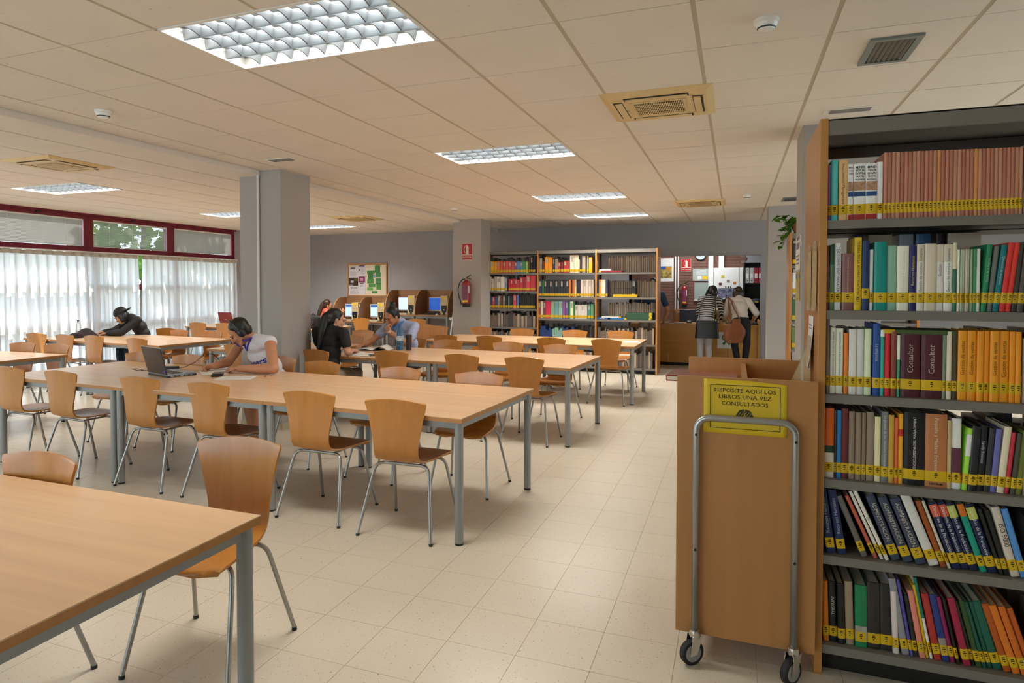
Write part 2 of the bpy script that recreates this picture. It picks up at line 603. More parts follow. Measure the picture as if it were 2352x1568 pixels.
def curtain(y0, y1, label, seed):
    rng = random.Random(seed)
    t = thing('curtain', label, 'curtain', (XL + .115, 0, 0), 0, 'sheer curtains on the window wall')
    n = max(2, round((y1 - y0) / .157))
    offs = [rng.uniform(-.12, .12) for _ in range(n + 2)]
    amp = [rng.uniform(.6, 1.25) for _ in range(n + 2)]
    drift = [rng.uniform(-.045, .045) for _ in range(n + 2)]
    def prof(u, v):
        p = u * n
        k = int(min(p, n - 1e-6)); fr = p - k
        low = 1 - v
        ph = fr + offs[k] * math.sin(math.pi * fr) * low
        a = amp[k] * (1 - fr) + amp[k + 1] * fr
        dr = drift[k] * (1 - fr) + drift[k + 1] * fr
        yy = y0 + (y1 - y0) * u + dr * low + .034 * math.sin(4 * math.pi * ph) * (.5 + .5 * low)
        xx = .048 * a * (.55 + .45 * low) * math.cos(2 * math.pi * ph)
        return (xx, yy, .04 + 1.965 * v)
    MB().sheet(prof, n * 12, 14).build('drape', m_sheer, t, True, ang=0)
    MB().sheet(lambda u, v: (.012 + .03 * math.cos(2 * math.pi * u * n), y0 + (y1 - y0) * u, 1.998 + .066 * v), n * 8, 1, .003).build('heading_tape', m_tape, t, True, ang=0)
    return t
curtain(6.0, 8.53, 'sheer white pleated curtain left of the narrow gap, behind the capped person', 1)
curtain(8.6, 10.95, 'sheer white pleated curtain right of the gap, ending beside the column', 2)
curtain(3.3, 5.95, 'sheer white pleated curtain at the far left, mostly beyond the picture', 3)
curtain(-.2, 3.25, 'sheer white pleated curtain nearest the viewer on the window wall', 4)
tag(MB().box(XL + .09, XL + .125, YB + .6, 11.0, 2.066, 2.084).build('curtain_track', m_lacquer), 'white curtain track running above the sheer curtains', 'curtain track')

# bare window of the right wall, beyond the picture: daylight for the right side
w = D.objects.new('window_%d' % (wn + 1), None); COL.objects.link(w)
w['kind'] = 'structure'; w.location = (XR + .1, 6.0, 0)
f = MB()
for yy in (-3.4, -1.13, 1.13, 3.4):
    f.box(-.04, .04, yy - .04, yy + .04, .95, 2.62)
f.box(-.04, .04, -3.4, 3.4, .95, 1.02).box(-.04, .04, -3.4, 3.4, 2.55, 2.62)
f.build('frame', m_red, w)
for a, b in ((-3.36, -1.17), (-1.09, 1.09), (1.17, 3.36)):
    MB().box(-.004, .004, a, b, 1.02, 2.55).build('pane', m_glass, w)

# ground and trees outside the windows
tag(MB().box(-60, XL - .25, -40, 50, -.3, -.15).build('outside_ground', mat('lawn', '6c6a58', .9, var=.3, scale=(.6, .6, .6))), 'pale ground outside the window wall', 'ground', kind='structure')
def tree(x, y, h, r, seed, label):
    rng = random.Random(seed)
    t = thing('tree', label, 'tree', (x, y, -.15), 0, 'trees outside the windows')
    MB().tube([(0, 0, 0), (.1, .05, h * .4), (0, .1, h * .7)], [.16, .12, .07], 8).build('trunk', mat('bark', '4a3a2a', .9), t, True)
    lv = MB()
    for i in range(1500):
        d = Vector((rng.gauss(0, 1), rng.gauss(0, 1), rng.gauss(0, 1))).normalized() * r * rng.uniform(.45, 1) ** .5
        p = Vector((0, 0, h * .72)) + d
        q = Vector((rng.gauss(0, 1), rng.gauss(0, 1), rng.gauss(0, 1))).normalized() * .17
        e = q.orthogonal().normalized() * .09
        lv.put([p - q, p + e, p + q, p - e], [(0, 1, 2, 3)])
    tag(lv.build('foliage', m_leaf, t), kind='stuff')
tree(-13.2, 8.0, 6.8, 1.9, 5, 'green leafy tree outside, shading the right-hand curtain')
tree(-13.8, 11.9, 4.6, 1.8, 6, 'low green leafy tree seen through the middle upper window')
# ---------------------------------------------------------------- ceiling fittings
m_louvre = mat('louvre_aluminium', '686e72', .32, metal=.5)
m_trough = mat('trough_white', '90908c', .4)
m_tube = mat('fluorescent_tube', 'f4f4f0', .3)
def fitting(w=1.2, d=.6):
    """recessed four-channel louvre light; origin at its middle on the ceiling plane"""
    t = thing('ceiling_light', '', 'ceiling light')
    fr = MB()
    fr.box(-w / 2, w / 2, -d / 2, -d / 2 + .016, -.004, .012).box(-w / 2, w / 2, d / 2 - .016, d / 2, -.004, .012)
    fr.box(-w / 2, -w / 2 + .016, -d / 2, d / 2, -.004, .012).box(w / 2 - .016, w / 2, -d / 2, d / 2, -.004, .012)
    fr.build('rim', m_lacquer, t)
    MB().box(-w / 2, w / 2, -d / 2, d / 2, .087, .09).box(-w / 2, -w / 2 + .004, -d / 2, d / 2, .01, .09).box(w / 2 - .004, w / 2, -d / 2, d / 2, .01, .09) \
        .box(-w / 2, w / 2, -d / 2, -d / 2 + .004, .01, .09).box(-w / 2, w / 2, d / 2 - .004, d / 2, .01, .09).build('housing', m_trough, t)
    ch = (d - .032) / 4
    for i in range(4):
        yc = -d / 2 + .016 + ch * (i + .5)
        MB().tube([(-w / 2 + .03, yc, .074), (w / 2 - .03, yc, .074)], .008, 8).build('lamp_tube', m_tube, t, True)
    rib = MB().prism([(-.012, .05), (-.004, .006), (0, 0), (.004, .006), (.012, .05)], -w / 2 + .016, w / 2 - .016, 'x').mesh('channel_divider', m_louvre, True)
    for i in range(1, 4):
        link_mesh('channel_divider', rib, t, (0, -d / 2 + .016 + ch * i, 0))
    n = 11
    cw = (w - .032) / n
    # curved cross blade: arched lower edge, thicker at the top
    pr = []
    N = 8
    for j in range(N + 1):
        y = -ch / 2 + .006 + (ch - .012) * j / N
        e = abs(2 * j / N - 1)
        pr.append((y, .004 + .014 * (1 - e * e), .052))
    bl = MB()
    vs = []
    for y, z0, z1 in pr:
        vs += [(-.003, y, z0), (.003, y, z0), (.016, y, z1), (-.016, y, z1)]
    fs = []
    for j in range(N):
        a, b = j * 4, j * 4 + 4
        fs += [(a, a + 1, b + 1, b), (a + 1, a + 2, b + 2, b + 1), (a + 3, a, b, b + 3)]
    bl.put(vs, fs)
    bm_ = bl.mesh('louvre_blade', m_louvre, True)
    for i in range(4):
        for j in range(1, n):
            link_mesh('louvre_blade', bm_, t, (-w / 2 + .016 + cw * j, -d / 2 + .016 + ch * (i + .5), 0))
    return t
fit = fitting()
FT = tree_of(fit)
def lamp(x, y, k=1.0):
    la = D.lights.new('lamp_glow', 'AREA')
    la.shape = 'RECTANGLE'; la.size = 1.1; la.size_y = .5
    la.energy = LAMP_W * k
    la.color = LAMP_COL
    lo = D.objects.new('lamp_glow', la)
    COL.objects.link(lo)
    lo.location = (x, y, CE + .064)
names = ['large white louvred ceiling light nearest the viewer, above the tables', 'second white louvred ceiling light of the middle row', 'third louvred ceiling light of the middle row, above the far tables',
         'farthest louvred ceiling light of the middle row, before the bookcases', 'louvred ceiling light by the left windows, in front of the column', 'louvred ceiling light just left behind the near column',
         'louvred ceiling light right of the near column, before the computers'] + ['louvred ceiling light behind the viewer, above the foreground table', 'louvred ceiling light behind the viewer, above the aisle',
         'first unseen louvred ceiling light added beyond the right bookcase', 'second unseen louvred ceiling light added beyond the right bookcase', 'third unseen louvred ceiling light added beyond the right bookcase',
         'unseen louvred ceiling light added by the left windows, level with the viewer', 'louvred ceiling light by the left windows, behind the viewer']
i = 0
for lst, ww in ((FIX, 1.2), (FIXL, 1.214), (FIX_OUT, 1.2), (FIXL_OUT, 1.214)):
    for a, b in lst:
        p = (a + ww / 2, b + .3, CE)
        if i == 0:
            fit.location = p; fit['label'] = names[0]; fit['group'] = 'louvred ceiling lights'
        else:
            copy_tree(fit, FT, p, 0, names[i], 'louvred ceiling lights')
        k = 0 if b < 0 else .8 if b < 3 else 1.7 if b > 8 else 1.05
        if k:
            lamp(p[0], p[1], k)
        i += 1

def cassette(x, y, label, white=False):
    """square air conditioning cassette, a pitched cream fascia with slots and a grille"""
    t = thing('air_conditioner', label, 'air conditioner', (x, y, CE), 0, 'ceiling air conditioning cassettes')
    s, q = .345, .30
    b = MB()
    b.put([(-s, -s, -.003), (s, -s, -.003), (s, s, -.003), (-s, s, -.003), (-q, -q, -.024), (q, -q, -.024), (q, q, -.024), (-q, q, -.024), (-s, -s, .012), (s, -s, .012), (s, s, .012), (-s, s, .012)],
          [(0, 4, 5, 1), (1, 5, 6, 2), (2, 6, 7, 3), (3, 7, 4, 0), (4, 7, 6, 5), (0, 1, 9, 8), (1, 2, 10, 9), (2, 3, 11, 10), (3, 0, 8, 11)])
    b.build('fascia', m_cream, t, bevel=.004)
    k = MB().box(-.2, .2, -.03, .03, -.0262, -.0245)
    sm = k.mesh('air_slot', mat('slot_dark', '241a10', .7))
    fl = MB().prism([(-.022, -.0335), (.022, -.0285), (.022, -.026), (-.022, -.0285)], -.19, .19, 'x').mesh('flap', m_cream)
    for a in range(4):
        c, s_ = math.cos(a * math.pi / 2), math.sin(a * math.pi / 2)
        o = link_mesh('air_slot', sm, t, (.248 * s_, -.248 * c, 0), (0, 0, a * math.pi / 2))
        link_mesh('flap', fl, o, (0, .004, 0))
    MB().box(-.175, .175, -.165, .165, -.0275, -.0245).build('grille_frame', m_cream, t)
    MB().box(-.155, .155, -.14, .14, -.029, -.0272).build('grille_back', MATS['slot_dark'], t)
    bar = MB().box(-.0024, .0024, -.14, .14, -.032, -.028).mesh('grille_bar', m_cream)
    for j in range(28):
        link_mesh('grille_bar', bar, t, (-.15 + .3 * j / 27, 0, 0))
    cb = MB().box(-.155, .155, -.0025, .0025, -.032, -.0285).mesh('grille_crossbar', m_cream)
    for j in range(5):
        link_mesh('grille_crossbar', cb, t, (0, -.1 + .05 * j, 0))
    MB().lathe([(.008, -.002), (.01, 0)], 12, (-.21, .02, -.0245)).build('badge', m_grey, t)
    return t
cassette(AC[0][0] + .3, AC[0][1] + .33, 'cream air conditioning cassette in the ceiling nearest the viewer')
cassette(AC[1][0] + .3, AC[1][1] + .33, 'cream air conditioning cassette in the ceiling before the service window')
cassette(ACL[0][0] + .3, ACL[0][1] + .33, 'air conditioning cassette in the ceiling near the left windows')
cassette(ACL[1][0] + .3, ACL[1][1] + .33, 'air conditioning cassette in the ceiling between the two columns')
for x, y, l in ((.122, 3.23, 'white smoke detector on the ceiling at the upper right'), (-4.105, 3.25, 'white smoke detector beside the ceiling beam at the left'),
                (-4.086, 9.18, 'tiny white smoke detector on the ceiling before the far column'), (.132, 9.23, 'tiny white smoke detector right of the far air conditioner')):
    t = thing('smoke_detector', l, 'smoke detector', (x, y, CE), 0, 'ceiling smoke detectors')
    MB().lathe([(.055, 0), (.055, -.014), (.05, -.018)], 24).build('base', m_lacquer, t, True)
    MB().lathe([(.048, -.018), (.046, -.03), (.04, -.036), (.036, -.046), (.022, -.052), (.006, -.053)], 24).build('sensor_cap', m_lacquer, t, True)
    MB().lathe([(.0405, -.037), (.038, -.043)], 24).build('sensor_slot', m_black, t, True)
t = thing('air_vent', 'grey slatted air vent in the ceiling at the upper right', 'air vent', (.728, 3.855, CE))
MB().box(-.115, .115, -.195, -.165, -.012, 0).box(-.115, .115, .165, .195, -.012, 0).box(-.115, -.085, -.165, .165, -.012, 0).box(.085, .115, -.165, .165, -.012, 0).build('frame', mat('vent_grey', '7c827e', .45), t)
MB().box(-.085, .085, -.165, .165, -.001, .001).build('duct', m_black, t)
s_ = MB().prism([(-.006, -.001), (.008, -.011), (.0095, -.0095), (-.0045, .0)], -.165, .165, 'y').mesh('slat', mat('vent_slat', '6a6a62', .5))
for j in range(7):
    link_mesh('slat', s_, t, (-.072 + .024 * j, 0, 0))
t = thing('air_vent', 'small dark ceiling vent far back beside the right column', 'air vent', (.70, 9.88, CE))
MB().box(-.1, .1, -.2, -.17, -.01, 0).box(-.1, .1, .17, .2, -.01, 0).box(-.1, -.075, -.17, .17, -.01, 0).box(.075, .1, -.17, .17, -.01, 0).build('frame', MATS['vent_grey'], t)
MB().box(-.075, .075, -.17, .17, -.001, .001).build('duct', m_black, t)
for x, y, l in ((.728, 5.07, 'recessed emergency light in the ceiling above the near bookcase'), (-4.08, 5.1, 'small recessed emergency light in the ceiling before the column')):
    t = thing('emergency_light', l, 'emergency light', (x, y, CE))
    MB().box(-.16, .16, -.07, .07, -.004, .004).build('bezel', m_lacquer, t)
    MB().box(-.125, .125, -.045, .045, -.007, -.0035).build('diffuser', mat('grey_diffuser', '7c7c7a', .15), t)

# ---------------------------------------------------------------- tables
TW, TD, TH = 1.476, 1.2, .745
def make_table():
    t = thing('reading_table', '', 'table')
    MB().box(-TW / 2, TW / 2, -TD / 2, TD / 2, TH - .004, TH).build('tabletop', m_top, t)
    MB().box(-TW / 2, TW / 2, -TD / 2, TD / 2, TH - .028, TH - .004).build('edge_board', m_edge, t)
    i = .05
    ap = MB()
    ap.box(-TW / 2 + i, TW / 2 - i, -TD / 2 + .028, -TD / 2 + .05, TH - .068, TH - .028).box(-TW / 2 + i, TW / 2 - i, TD / 2 - .05, TD / 2 - .028, TH - .068, TH - .028)
    ap.box(-TW / 2 + .028, -TW / 2 + .05, -TD / 2 + i, TD / 2 - i, TH - .068, TH - .028).box(TW / 2 - .05, TW / 2 - .028, -TD / 2 + i, TD / 2 - i, TH - .068, TH - .028)
    ap.build('apron', m_grey, t)
    lg = MB().tube([(0, 0, .012), (0, 0, TH - .028)], .026, 20).mesh('leg', m_grey, True)
    ft = MB().tube([(0, 0, 0), (0, 0, .012)], .025, 16).mesh('foot', m_rubber, True)
    for sx in (-1, 1):
        for sy in (-1, 1):
            o = link_mesh('leg', lg, t, (sx * (TW / 2 - .036), sy * (TD / 2 - .036), 0))
            link_mesh('foot', ft, o)
    return t
tb = make_table()
TT = tree_of(tb)
TABLES = [(-1.46, .505, 'beech table in the left foreground, cut by the picture edge'), (-2.94, .505, 'beech table left of the foreground table, beyond the picture edge'),
          (-1.455, 3.37, -3.1, 'beech table at the aisle end of the second row, two chairs before it'), (-2.931, 3.45, -3.1, 'beech table in front of the man wearing headphones'), (-4.407, 3.53, -3.1, 'beech table left of the black laptop, with window glare'),
          (-1.42, 5.83, -2.8, 'beech table at the aisle end of the third row'), (-2.896, 5.902, -2.8, 'beech table with the blue water bottle and open books'), (-4.56, 6.12, 'beech table half hidden behind the near column'),
          (-1.178, 8.225, 'beech table at the aisle end before the bookcases, sheet on it'), (-2.655, 8.23, 'beech table of the fourth row in front of the fire extinguisher'),
          (-6.96, 3.83, 'beech table at the left edge, row of the laptop'), (-8.44, 3.83, 'beech table at the left edge beyond the picture'),
          (-6.9, 6.2, -4.6, 'beech table right of the capped person by the curtains'), (-8.373, 6.319, -4.6, 'beech table by the curtains with the clear bottle behind it'),
          (-6.9, 9.45, 'beech table with the grey backpack, before the computers'), (-8.38, 9.45, 'beech table with the red laptop by the curtains')]
for i, row in enumerate(TABLES):
    x1, y0, l = row[0], row[1], row[-1]
    ta = R(row[2]) if len(row) > 3 else 0
    p = (x1 - TW / 2 * math.cos(ta) - TD / 2 * math.sin(ta), y0 - TW / 2 * math.sin(ta) + TD / 2 * math.cos(ta), 0)
    if i == 0:
        tb.location = p; tb['label'] = l; tb['group'] = 'beech reading tables'
    else:
        copy_tree(tb, TT, p, ta, l, 'beech reading tables')

# ---------------------------------------------------------------- chairs
def spline(pts, t):
    """catmull-rom through points of any width, t in 0..1"""
    n = len(pts) - 1
    p = t * n
    k = min(int(p), n - 1); f = p - k
    g = lambda i: pts[max(0, min(n, i))]
    return [0.5 * (2 * b + (c - a) * f + (2 * a - 5 * b + 4 * c - d) * f * f + (3 * b - a - 3 * c + d) * f ** 3) for a, b, c, d in zip(g(k - 1), g(k), g(k + 1), g(k + 2))]
SEAT = [(.225, .428, .150, 0), (.215, .436, .185, 0), (.15, .443, .200, .004), (.03, .440, .196, .010), (-.08, .437, .178, .012), (-.145, .443, .160, .010), (-.185, .462, .149, .006)]
BACK = [(-.185, .462, .149, .006), (-.207, .495, .146, .004), (-.216, .55, .148, .006), (-.221, .64, .164, .014), (-.229, .74, .187, .022), (-.238, .81, .203, .026), (-.242, .838, .2, .026)]
def make_chair():
    t = thing('library_chair', '', 'chair')
    def surf(P, top=False):
        def f(u, v):
            y, z, w, d = spline(P, v)
            s = 2 * u - 1
            yy, zz = y, z
            if top:
                yy = y + d * s * s
                zz = z - (.026 * s * s + .0 * s ** 4) * max(0, (v - .7) / .3)
            else:
                zz = z + d * s * s
                yy = y - (.05 * s ** 4 * max(0, 1 - v * 4.5))
            return (s * w, yy, zz)
        return f
    MB().sheet(surf(SEAT), 14, 16, .011).build('seat', m_ply, t, True, ang=50)
    MB().sheet(surf(BACK, True), 14, 16, .011).build('backrest', m_ply, t, True, ang=50)
    r = .0098
    MB().tube([(-.13, -.105, .421), (.13, -.105, .421)], r, 8).tube([(-.13, .095, .421), (.13, .095, .421)], r, 8).tube([(-.1, -.105, .42), (-.1, .095, .42)], .007, 6).tube([(.1, -.105, .42), (.1, .095, .42)], .007, 6) \
        .build('underframe', m_steel, t, True)
    for nm, (x0, y0), (x1, y1) in (('rear', (.128, -.105), (.243, -.238)), ('front', (.128, .095), (.226, .222))):
        for s in (-1, 1):
            pts = []
            A = Vector((s * x0, y0, .421)); B = Vector((s * (x0 + .05), y0 + (y1 - y0) * .12, .424)); Cc = Vector((s * x1, y1, .012))
            d = (Cc - B).normalized()
            for q in range(7):
                f = q / 6
                P0, P1, P2 = A, B, B + d * .06
                pts.append(P0 * (1 - f) ** 2 + P1 * 2 * f * (1 - f) + P2 * f * f)
            pts.append(Cc)
            o = MB().tube(pts, r, 10).build('leg', m_steel, t, True)
            MB().tube([Cc - d * .002, Cc + Vector((0, 0, -.012))], .0115, 10).build('rubber_foot', m_rubber, o, True)
    return t
ch = make_chair()
CT = tree_of(ch)
# rows: list of (x, y of the back's top edge, extra turn in degrees); facing 1 looks to the far wall, -1 to the viewer
ROWS = [
 ('far side of the foreground table', -1, [(-2.03, 2.262, 9), (-2.586, 1.775, 2)], ['pulled out beside the foreground table corner', 'tucked behind the foreground table, only its back showing']),
 ('near side of the laptop table', 1, [(-1.875, 3.318, 1), (-2.535, 3.38, -2), (-3.43, 3.45, -5), (-4.115, 3.485, -2), (-5.02, 3.53, -4), (-5.66, 3.55, -3)], None),
 ('far side of the laptop table', -1, [(-1.853, 4.66, 1), (-2.575, 4.73, -7), (-3.434, 4.857, -6), (-4.06, 5.08, -10), (-4.995, 4.86, 1), (-5.64, 4.88, 4)], None),
 ('near side of the water bottle table', 1, [(-1.87, 5.79, -4), (-2.527, 5.81, -9), (-3.344, 5.86, 0), (-4.17, 5.70, -14)], None),
 ('far side of the water bottle table', -1, [(-1.874, 7.243, -2), (-2.555, 7.372, -3), (-3.364, 7.384, 1), (-3.92, 7.52, -4)], None),
 ('table half hidden behind the near column', 0, [(-5.42, 5.93, 0, 1), (-4.945, 7.626, 3, -1), (-5.347, 8.597, -4, -1)], None),
 ('near side of the table before the bookcases', 1, [(-1.53, 8.14, -8), (-2.253, 8.14, -6), (-3.128, 8.14, -9), (-3.785, 8.14, -8)], None),
 ('far side of the table before the bookcases', -1, [(-1.602, 9.78, -5), (-2.294, 9.735, -5), (-3.146, 9.754, -5), (-3.928, 9.946, -7), (-4.697, 9.918, -7), (-5.12, 10.25, -5)], None),
 ('far side of the leftmost table', -1, [(-7.365, 5.22, 2), (-7.95, 5.22, 4)], None),
 ('near side of the capped person\'s table', 1, [(-7.275, 6.15, -5), (-8.174, 6.24, -3), (-8.782, 6.27, -4), (-9.42, 6.31, 2)], None),
 ('far side of the capped person\'s table', -1, [(-7.369, 7.6, 2), (-8.02, 7.62, -5), (-8.55, 7.85, 3)], None),
 ('near side of the red laptop\'s table', 1, [(-8.74, 9.25, 0), (-9.4, 9.28, 1)], None),
 ('computer carrels', 1, [(-7.45, 11.82, 2), (-6.12, 11.86, -3), (-8.42, 11.62, -12)], None),
]
NCH = 0
for row, face, lst, labs in ROWS:
    for i, c in enumerate(lst):
        fc = c[3] if len(c) > 3 else face
        a = R(c[2]) + (0 if fc == 1 else math.pi)
        off = Vector((0, .242, 0)); off.rotate(Euler((0, 0, a)))
        p = (c[0] + off.x, c[1] + off.y, 0)
        l = 'bent plywood chair ' + (labs[i] if labs else '%s from the aisle, %s' % (ordinal(i), row) if face else ['near side of the %s', 'far side of the %s', 'standing alone well behind the %s'][i] % row)
        if face == 0:
            l = 'bent plywood chair ' + ['at the near side of the table behind the column', 'showing pinkish behind the table hidden by the column', 'standing alone before the left computer carrels'][i]
        if row == 'computer carrels':
            l = 'bent plywood chair ' + ['in front of the second computer carrel', 'under the raised carrel behind the blue-shirted person', 'under the person in the coral top'][i]
        if NCH == 0:
            ch.location = p; ch.rotation_euler = (0, 0, a); ch['label'] = l; ch['group'] = 'bent plywood library chairs'
        else:
            copy_tree(ch, CT, p, a, l, 'bent plywood library chairs')
        NCH += 1
# ---------------------------------------------------------------- bookcases
def bookcase(name, label, x0, x1, yf, depth, bays, group, top=2.137):
    """double-sided metal bookcase with wood end panels; bays = [(xa, xb, [shelf heights])]"""
    t = thing(name, label, 'bookcase', ((x0 + x1) / 2, yf + depth / 2, 0), 0, group)
    ox, oy = (x0 + x1) / 2, yf + depth / 2
    xs = sorted({b[0] for b in bays} | {bays[-1][1]})
    for x in xs:
        p = MB().box(x - ox, x - ox + .026, -depth / 2, depth / 2, 0, top).build('end_panel', m_panel, t)
        MB().box(x - ox - .0006, x - ox + .0266, -depth / 2 - .003, -depth / 2, .01, top).build('edge_strip', m_panel_edge, p, bevel=.002)
    for xa, xb, zs in bays:
        a, b = xa + .026 - ox, xb - ox
        # top cap: fascia and lid
        MB().box(a, b, -depth / 2 + .004, -depth / 2 + .02, top - .062, top - .004).box(a, b, depth / 2 - .02, depth / 2 - .004, top - .062, top - .004).box(a, b, -depth / 2 + .004, depth / 2 - .004, top - .008, top - .002).build('top_cap', m_shelf, t)
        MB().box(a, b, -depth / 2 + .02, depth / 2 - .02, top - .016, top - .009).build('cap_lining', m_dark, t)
        for z in zs:
            for s in (-1, 1):
                yo, yi = s * (depth / 2 - .006), s * .012
                y0, y1 = min(yo, yi), max(yo, yi)
                o = MB().box(a + .002, b - .002, y0, y1, z - .006, z).build('shelf', m_shelf, t)
                MB().box(a + .002, b - .002, min(yo, yo - s * .012), max(yo, yo - s * .012), z - .033, z - .0062).build('shelf_lip', m_shelf, o)
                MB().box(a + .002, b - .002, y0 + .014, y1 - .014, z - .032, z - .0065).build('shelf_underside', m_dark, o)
        MB().box(a + .004, a + .03, -.011, .011, 0, top - .07).box(b - .03, b - .004, -.011, .011, 0, top - .07).build('upright', m_dark, t)
        MB().box(a, b, -depth / 2 + .06, depth / 2 - .06, .0, .06).build('plinth', m_dark, t)
    return t
SHN = [1.753, 1.41, 1.088, .76, .465, .116]
bookcase('bookcase', 'tall double-sided bookcase at the right edge, full of labelled books', .299, 1.39, 2.754, .546, [(.299, 1.39, SHN)], None)
Z1 = [1.751, 1.42, 1.095, .758, .43, .10]
Z2 = [1.75, 1.317, .929, .512, .10]
bookcase('bookcase', 'wide three-bay bookcase against the back, right of the fire extinguisher', -4.41, -1.228, 11.2, .5, [(-4.41, -3.354, Z1), (-3.354, -2.292, Z2), (-2.292, -1.254, Z2)], None, 2.155)
bookcase('bookcase', 'bookcase half hidden behind the right column, a green plant on top', .60, 1.9, 8.42, .5, [(.60, 1.9, [1.753, 1.41, 1.088, .76, .465, .116])], None)

# ---------------------------------------------------------------- books of the near bookcase
CN = {}
def colour_name(h):
    r, g, b = [int(h[i:i + 2], 16) for i in (0, 2, 4)]
    mx, mn = max(r, g, b), min(r, g, b)
    sat = (mx - mn) / max(mx, 1)
    if mx < 48: return 'black' if sat < .55 else ('dark navy' if b == mx else 'dark brown')
    if sat < .14: return 'white' if mx > 195 else 'light grey' if mx > 150 else 'grey' if mx > 85 else 'charcoal'
    import colorsys
    hh, s, v = colorsys.rgb_to_hsv(r / 255, g / 255, b / 255)
    hh *= 360
    if sat < .3 and mx > 165: return 'cream'
    if sat < .36 and 15 < hh < 70: return 'greyish beige' if mx > 100 else 'dark grey-brown'
    n = 'red' if hh < 12 or hh > 345 else 'orange brown' if hh < 28 and v < .68 else 'orange' if hh < 40 else 'golden yellow' if hh < 58 else 'olive green' if hh < 90 else 'green' if hh < 165 else 'teal' if hh < 195 else 'blue' if hh < 255 else 'purple' if hh < 300 else 'magenta'
    return ('dark ' if v < .42 else 'pale ' if sat < .4 and v > .6 else '') + n
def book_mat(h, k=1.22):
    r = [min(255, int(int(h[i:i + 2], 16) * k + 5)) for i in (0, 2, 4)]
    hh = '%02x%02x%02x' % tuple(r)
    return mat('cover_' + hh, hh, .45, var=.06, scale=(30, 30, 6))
BOOKM = {}
def book_mesh(w, d, h):
    k = (w, d, h)
    if k not in BOOKM:
        t = min(.0022, w * .18)
        cv = MB()
        r = min(.004, w * .3)
        # boards and a slightly rounded spine (spine towards -y)
        prof = [(0, d), (0, r), (w * .18, r * .25), (w * .5, 0), (w * .82, r * .25), (w, r), (w, d), (w - t, d), (w - t, r + t), (t, r + t), (t, d)]
        cv.prism(prof, 0, h, 'z')
        pg = MB().box(t, w - t, .006, d - .005, .002, h - .004)
        BOOKM[k] = (cv.mesh('cover', m_page), pg.mesh('pages', m_page))
    return BOOKM[k]
def band_mesh(w, kind):
    k = ('b', w, kind)
    if k not in BOOKM:
        BOOKM[k] = (MB().prism([(-.0004, .03), (-.0004, .0025), (w * .18, .0002), (w * .5, -.0008), (w * .82, .0002), (w + .0004, .0025), (w + .0004, .03), (w * .5, .01)], 0, .038, 'z').mesh('label_band', m_band),
                    None)
        c = MB()
        rr = random.Random(int(w * 1e5) + kind)
        for j, (z, f) in enumerate(((.027, .5), (.021, .62), (.013, .3))):
            ww = min(.017, w * .85) * f * rr.uniform(.85, 1.15)
            c.box(w / 2 - ww / 2, w / 2 + ww / 2, -.0014, -.0006, z, z + .0032)
        BOOKM[k] = (BOOKM[k][0], c.mesh('call_number', m_ink))
    return BOOKM[k]
NB = [0]
SHNAME = ['top', 'second', 'third', 'fourth', 'fifth', 'bottom']
def book(x, y, z, w, h, col, lean, label, group, title='', tc='', band=.022, d=.19, extra='', size=None, k=1.25):
    o = thing('book', label, 'book', (x, y, z), 0, group)
    o.rotation_euler = (0, R(lean), 0)
    cm, pm = book_mesh(w, d, h)
    c = link_mesh('cover', cm, o)
    if not c.material_slots:
        cm.materials.append(book_mat(col, k))
    c.material_slots[0].link = 'OBJECT'
    c.material_slots[0].material = book_mat(col, k)
    link_mesh('pages', pm, o)
    if band is not None:
        bm_, cm_ = band_mesh(w, NB[0] % 4)
        b = link_mesh('label_band', bm_, o, (0, 0, band))
        link_mesh('call_number', cm_, b)
    if extra == 'T':
        MB().box(.0005, w - .0005, -.0007, .002, .002, band - .001).build('red_foot', mat('foot_red', 'b03028', .5), o)
        MB().box(.0008, w - .0008, -.0007, .002, h * .42, h * .5).build('blue_picture', mat('pic_blue', '2c4c84', .5), o)
        MB().box(.0008, w - .0008, -.0007, .002, h * .52, h * .68).build('photo_patch', mat('pic_tan', 'b88e70', .5, var=.3, scale=(90, 90, 90)), o)
    if title:
        key = (title, tc)
        if key not in TEXTS:
            me = text_mesh(title, 1.0)
            me.materials.append(mat('ink_' + tc, tc, .6))
            TEXTS[key] = (me, text_width(me))
        me, tw = TEXTS[key]
        if extra == 'T':
            L_ = w * .92; s = L_ / tw * 1.0
            words = title.split()
            for q, wd in enumerate(words):
                kk = (wd, tc)
                if kk not in TEXTS:
                    m2 = text_mesh(wd, 1.0, bold=.02); m2.materials.append(mat('ink_' + tc, tc, .6)); TEXTS[kk] = (m2, text_width(m2))
                m2, t2 = TEXTS[kk]
                to = link_mesh('title', m2, o, (w / 2, -.0012, h * .93 - q * .0115), (R(90), 0, 0))
                s2 = min(w * .8 / t2, .0125); to.scale = (s2, s2, s2)
            return o
        zl = band + .04 if band is not None else .01
        avail = h - zl - .015
        lines = title.split('\n')
        s = min(avail / tw, w * .62 if size is None else size)
        up = title.startswith('ENCI') or title.startswith('Consul') or title.startswith('Gesti') or title == 'Recursos Humanos'
        to = link_mesh('title', me, o, (w / 2, -.0012, zl + avail / 2), (R(90), R(-90 if up else 90), 0))
        to.scale = (s, s, s)
    return o
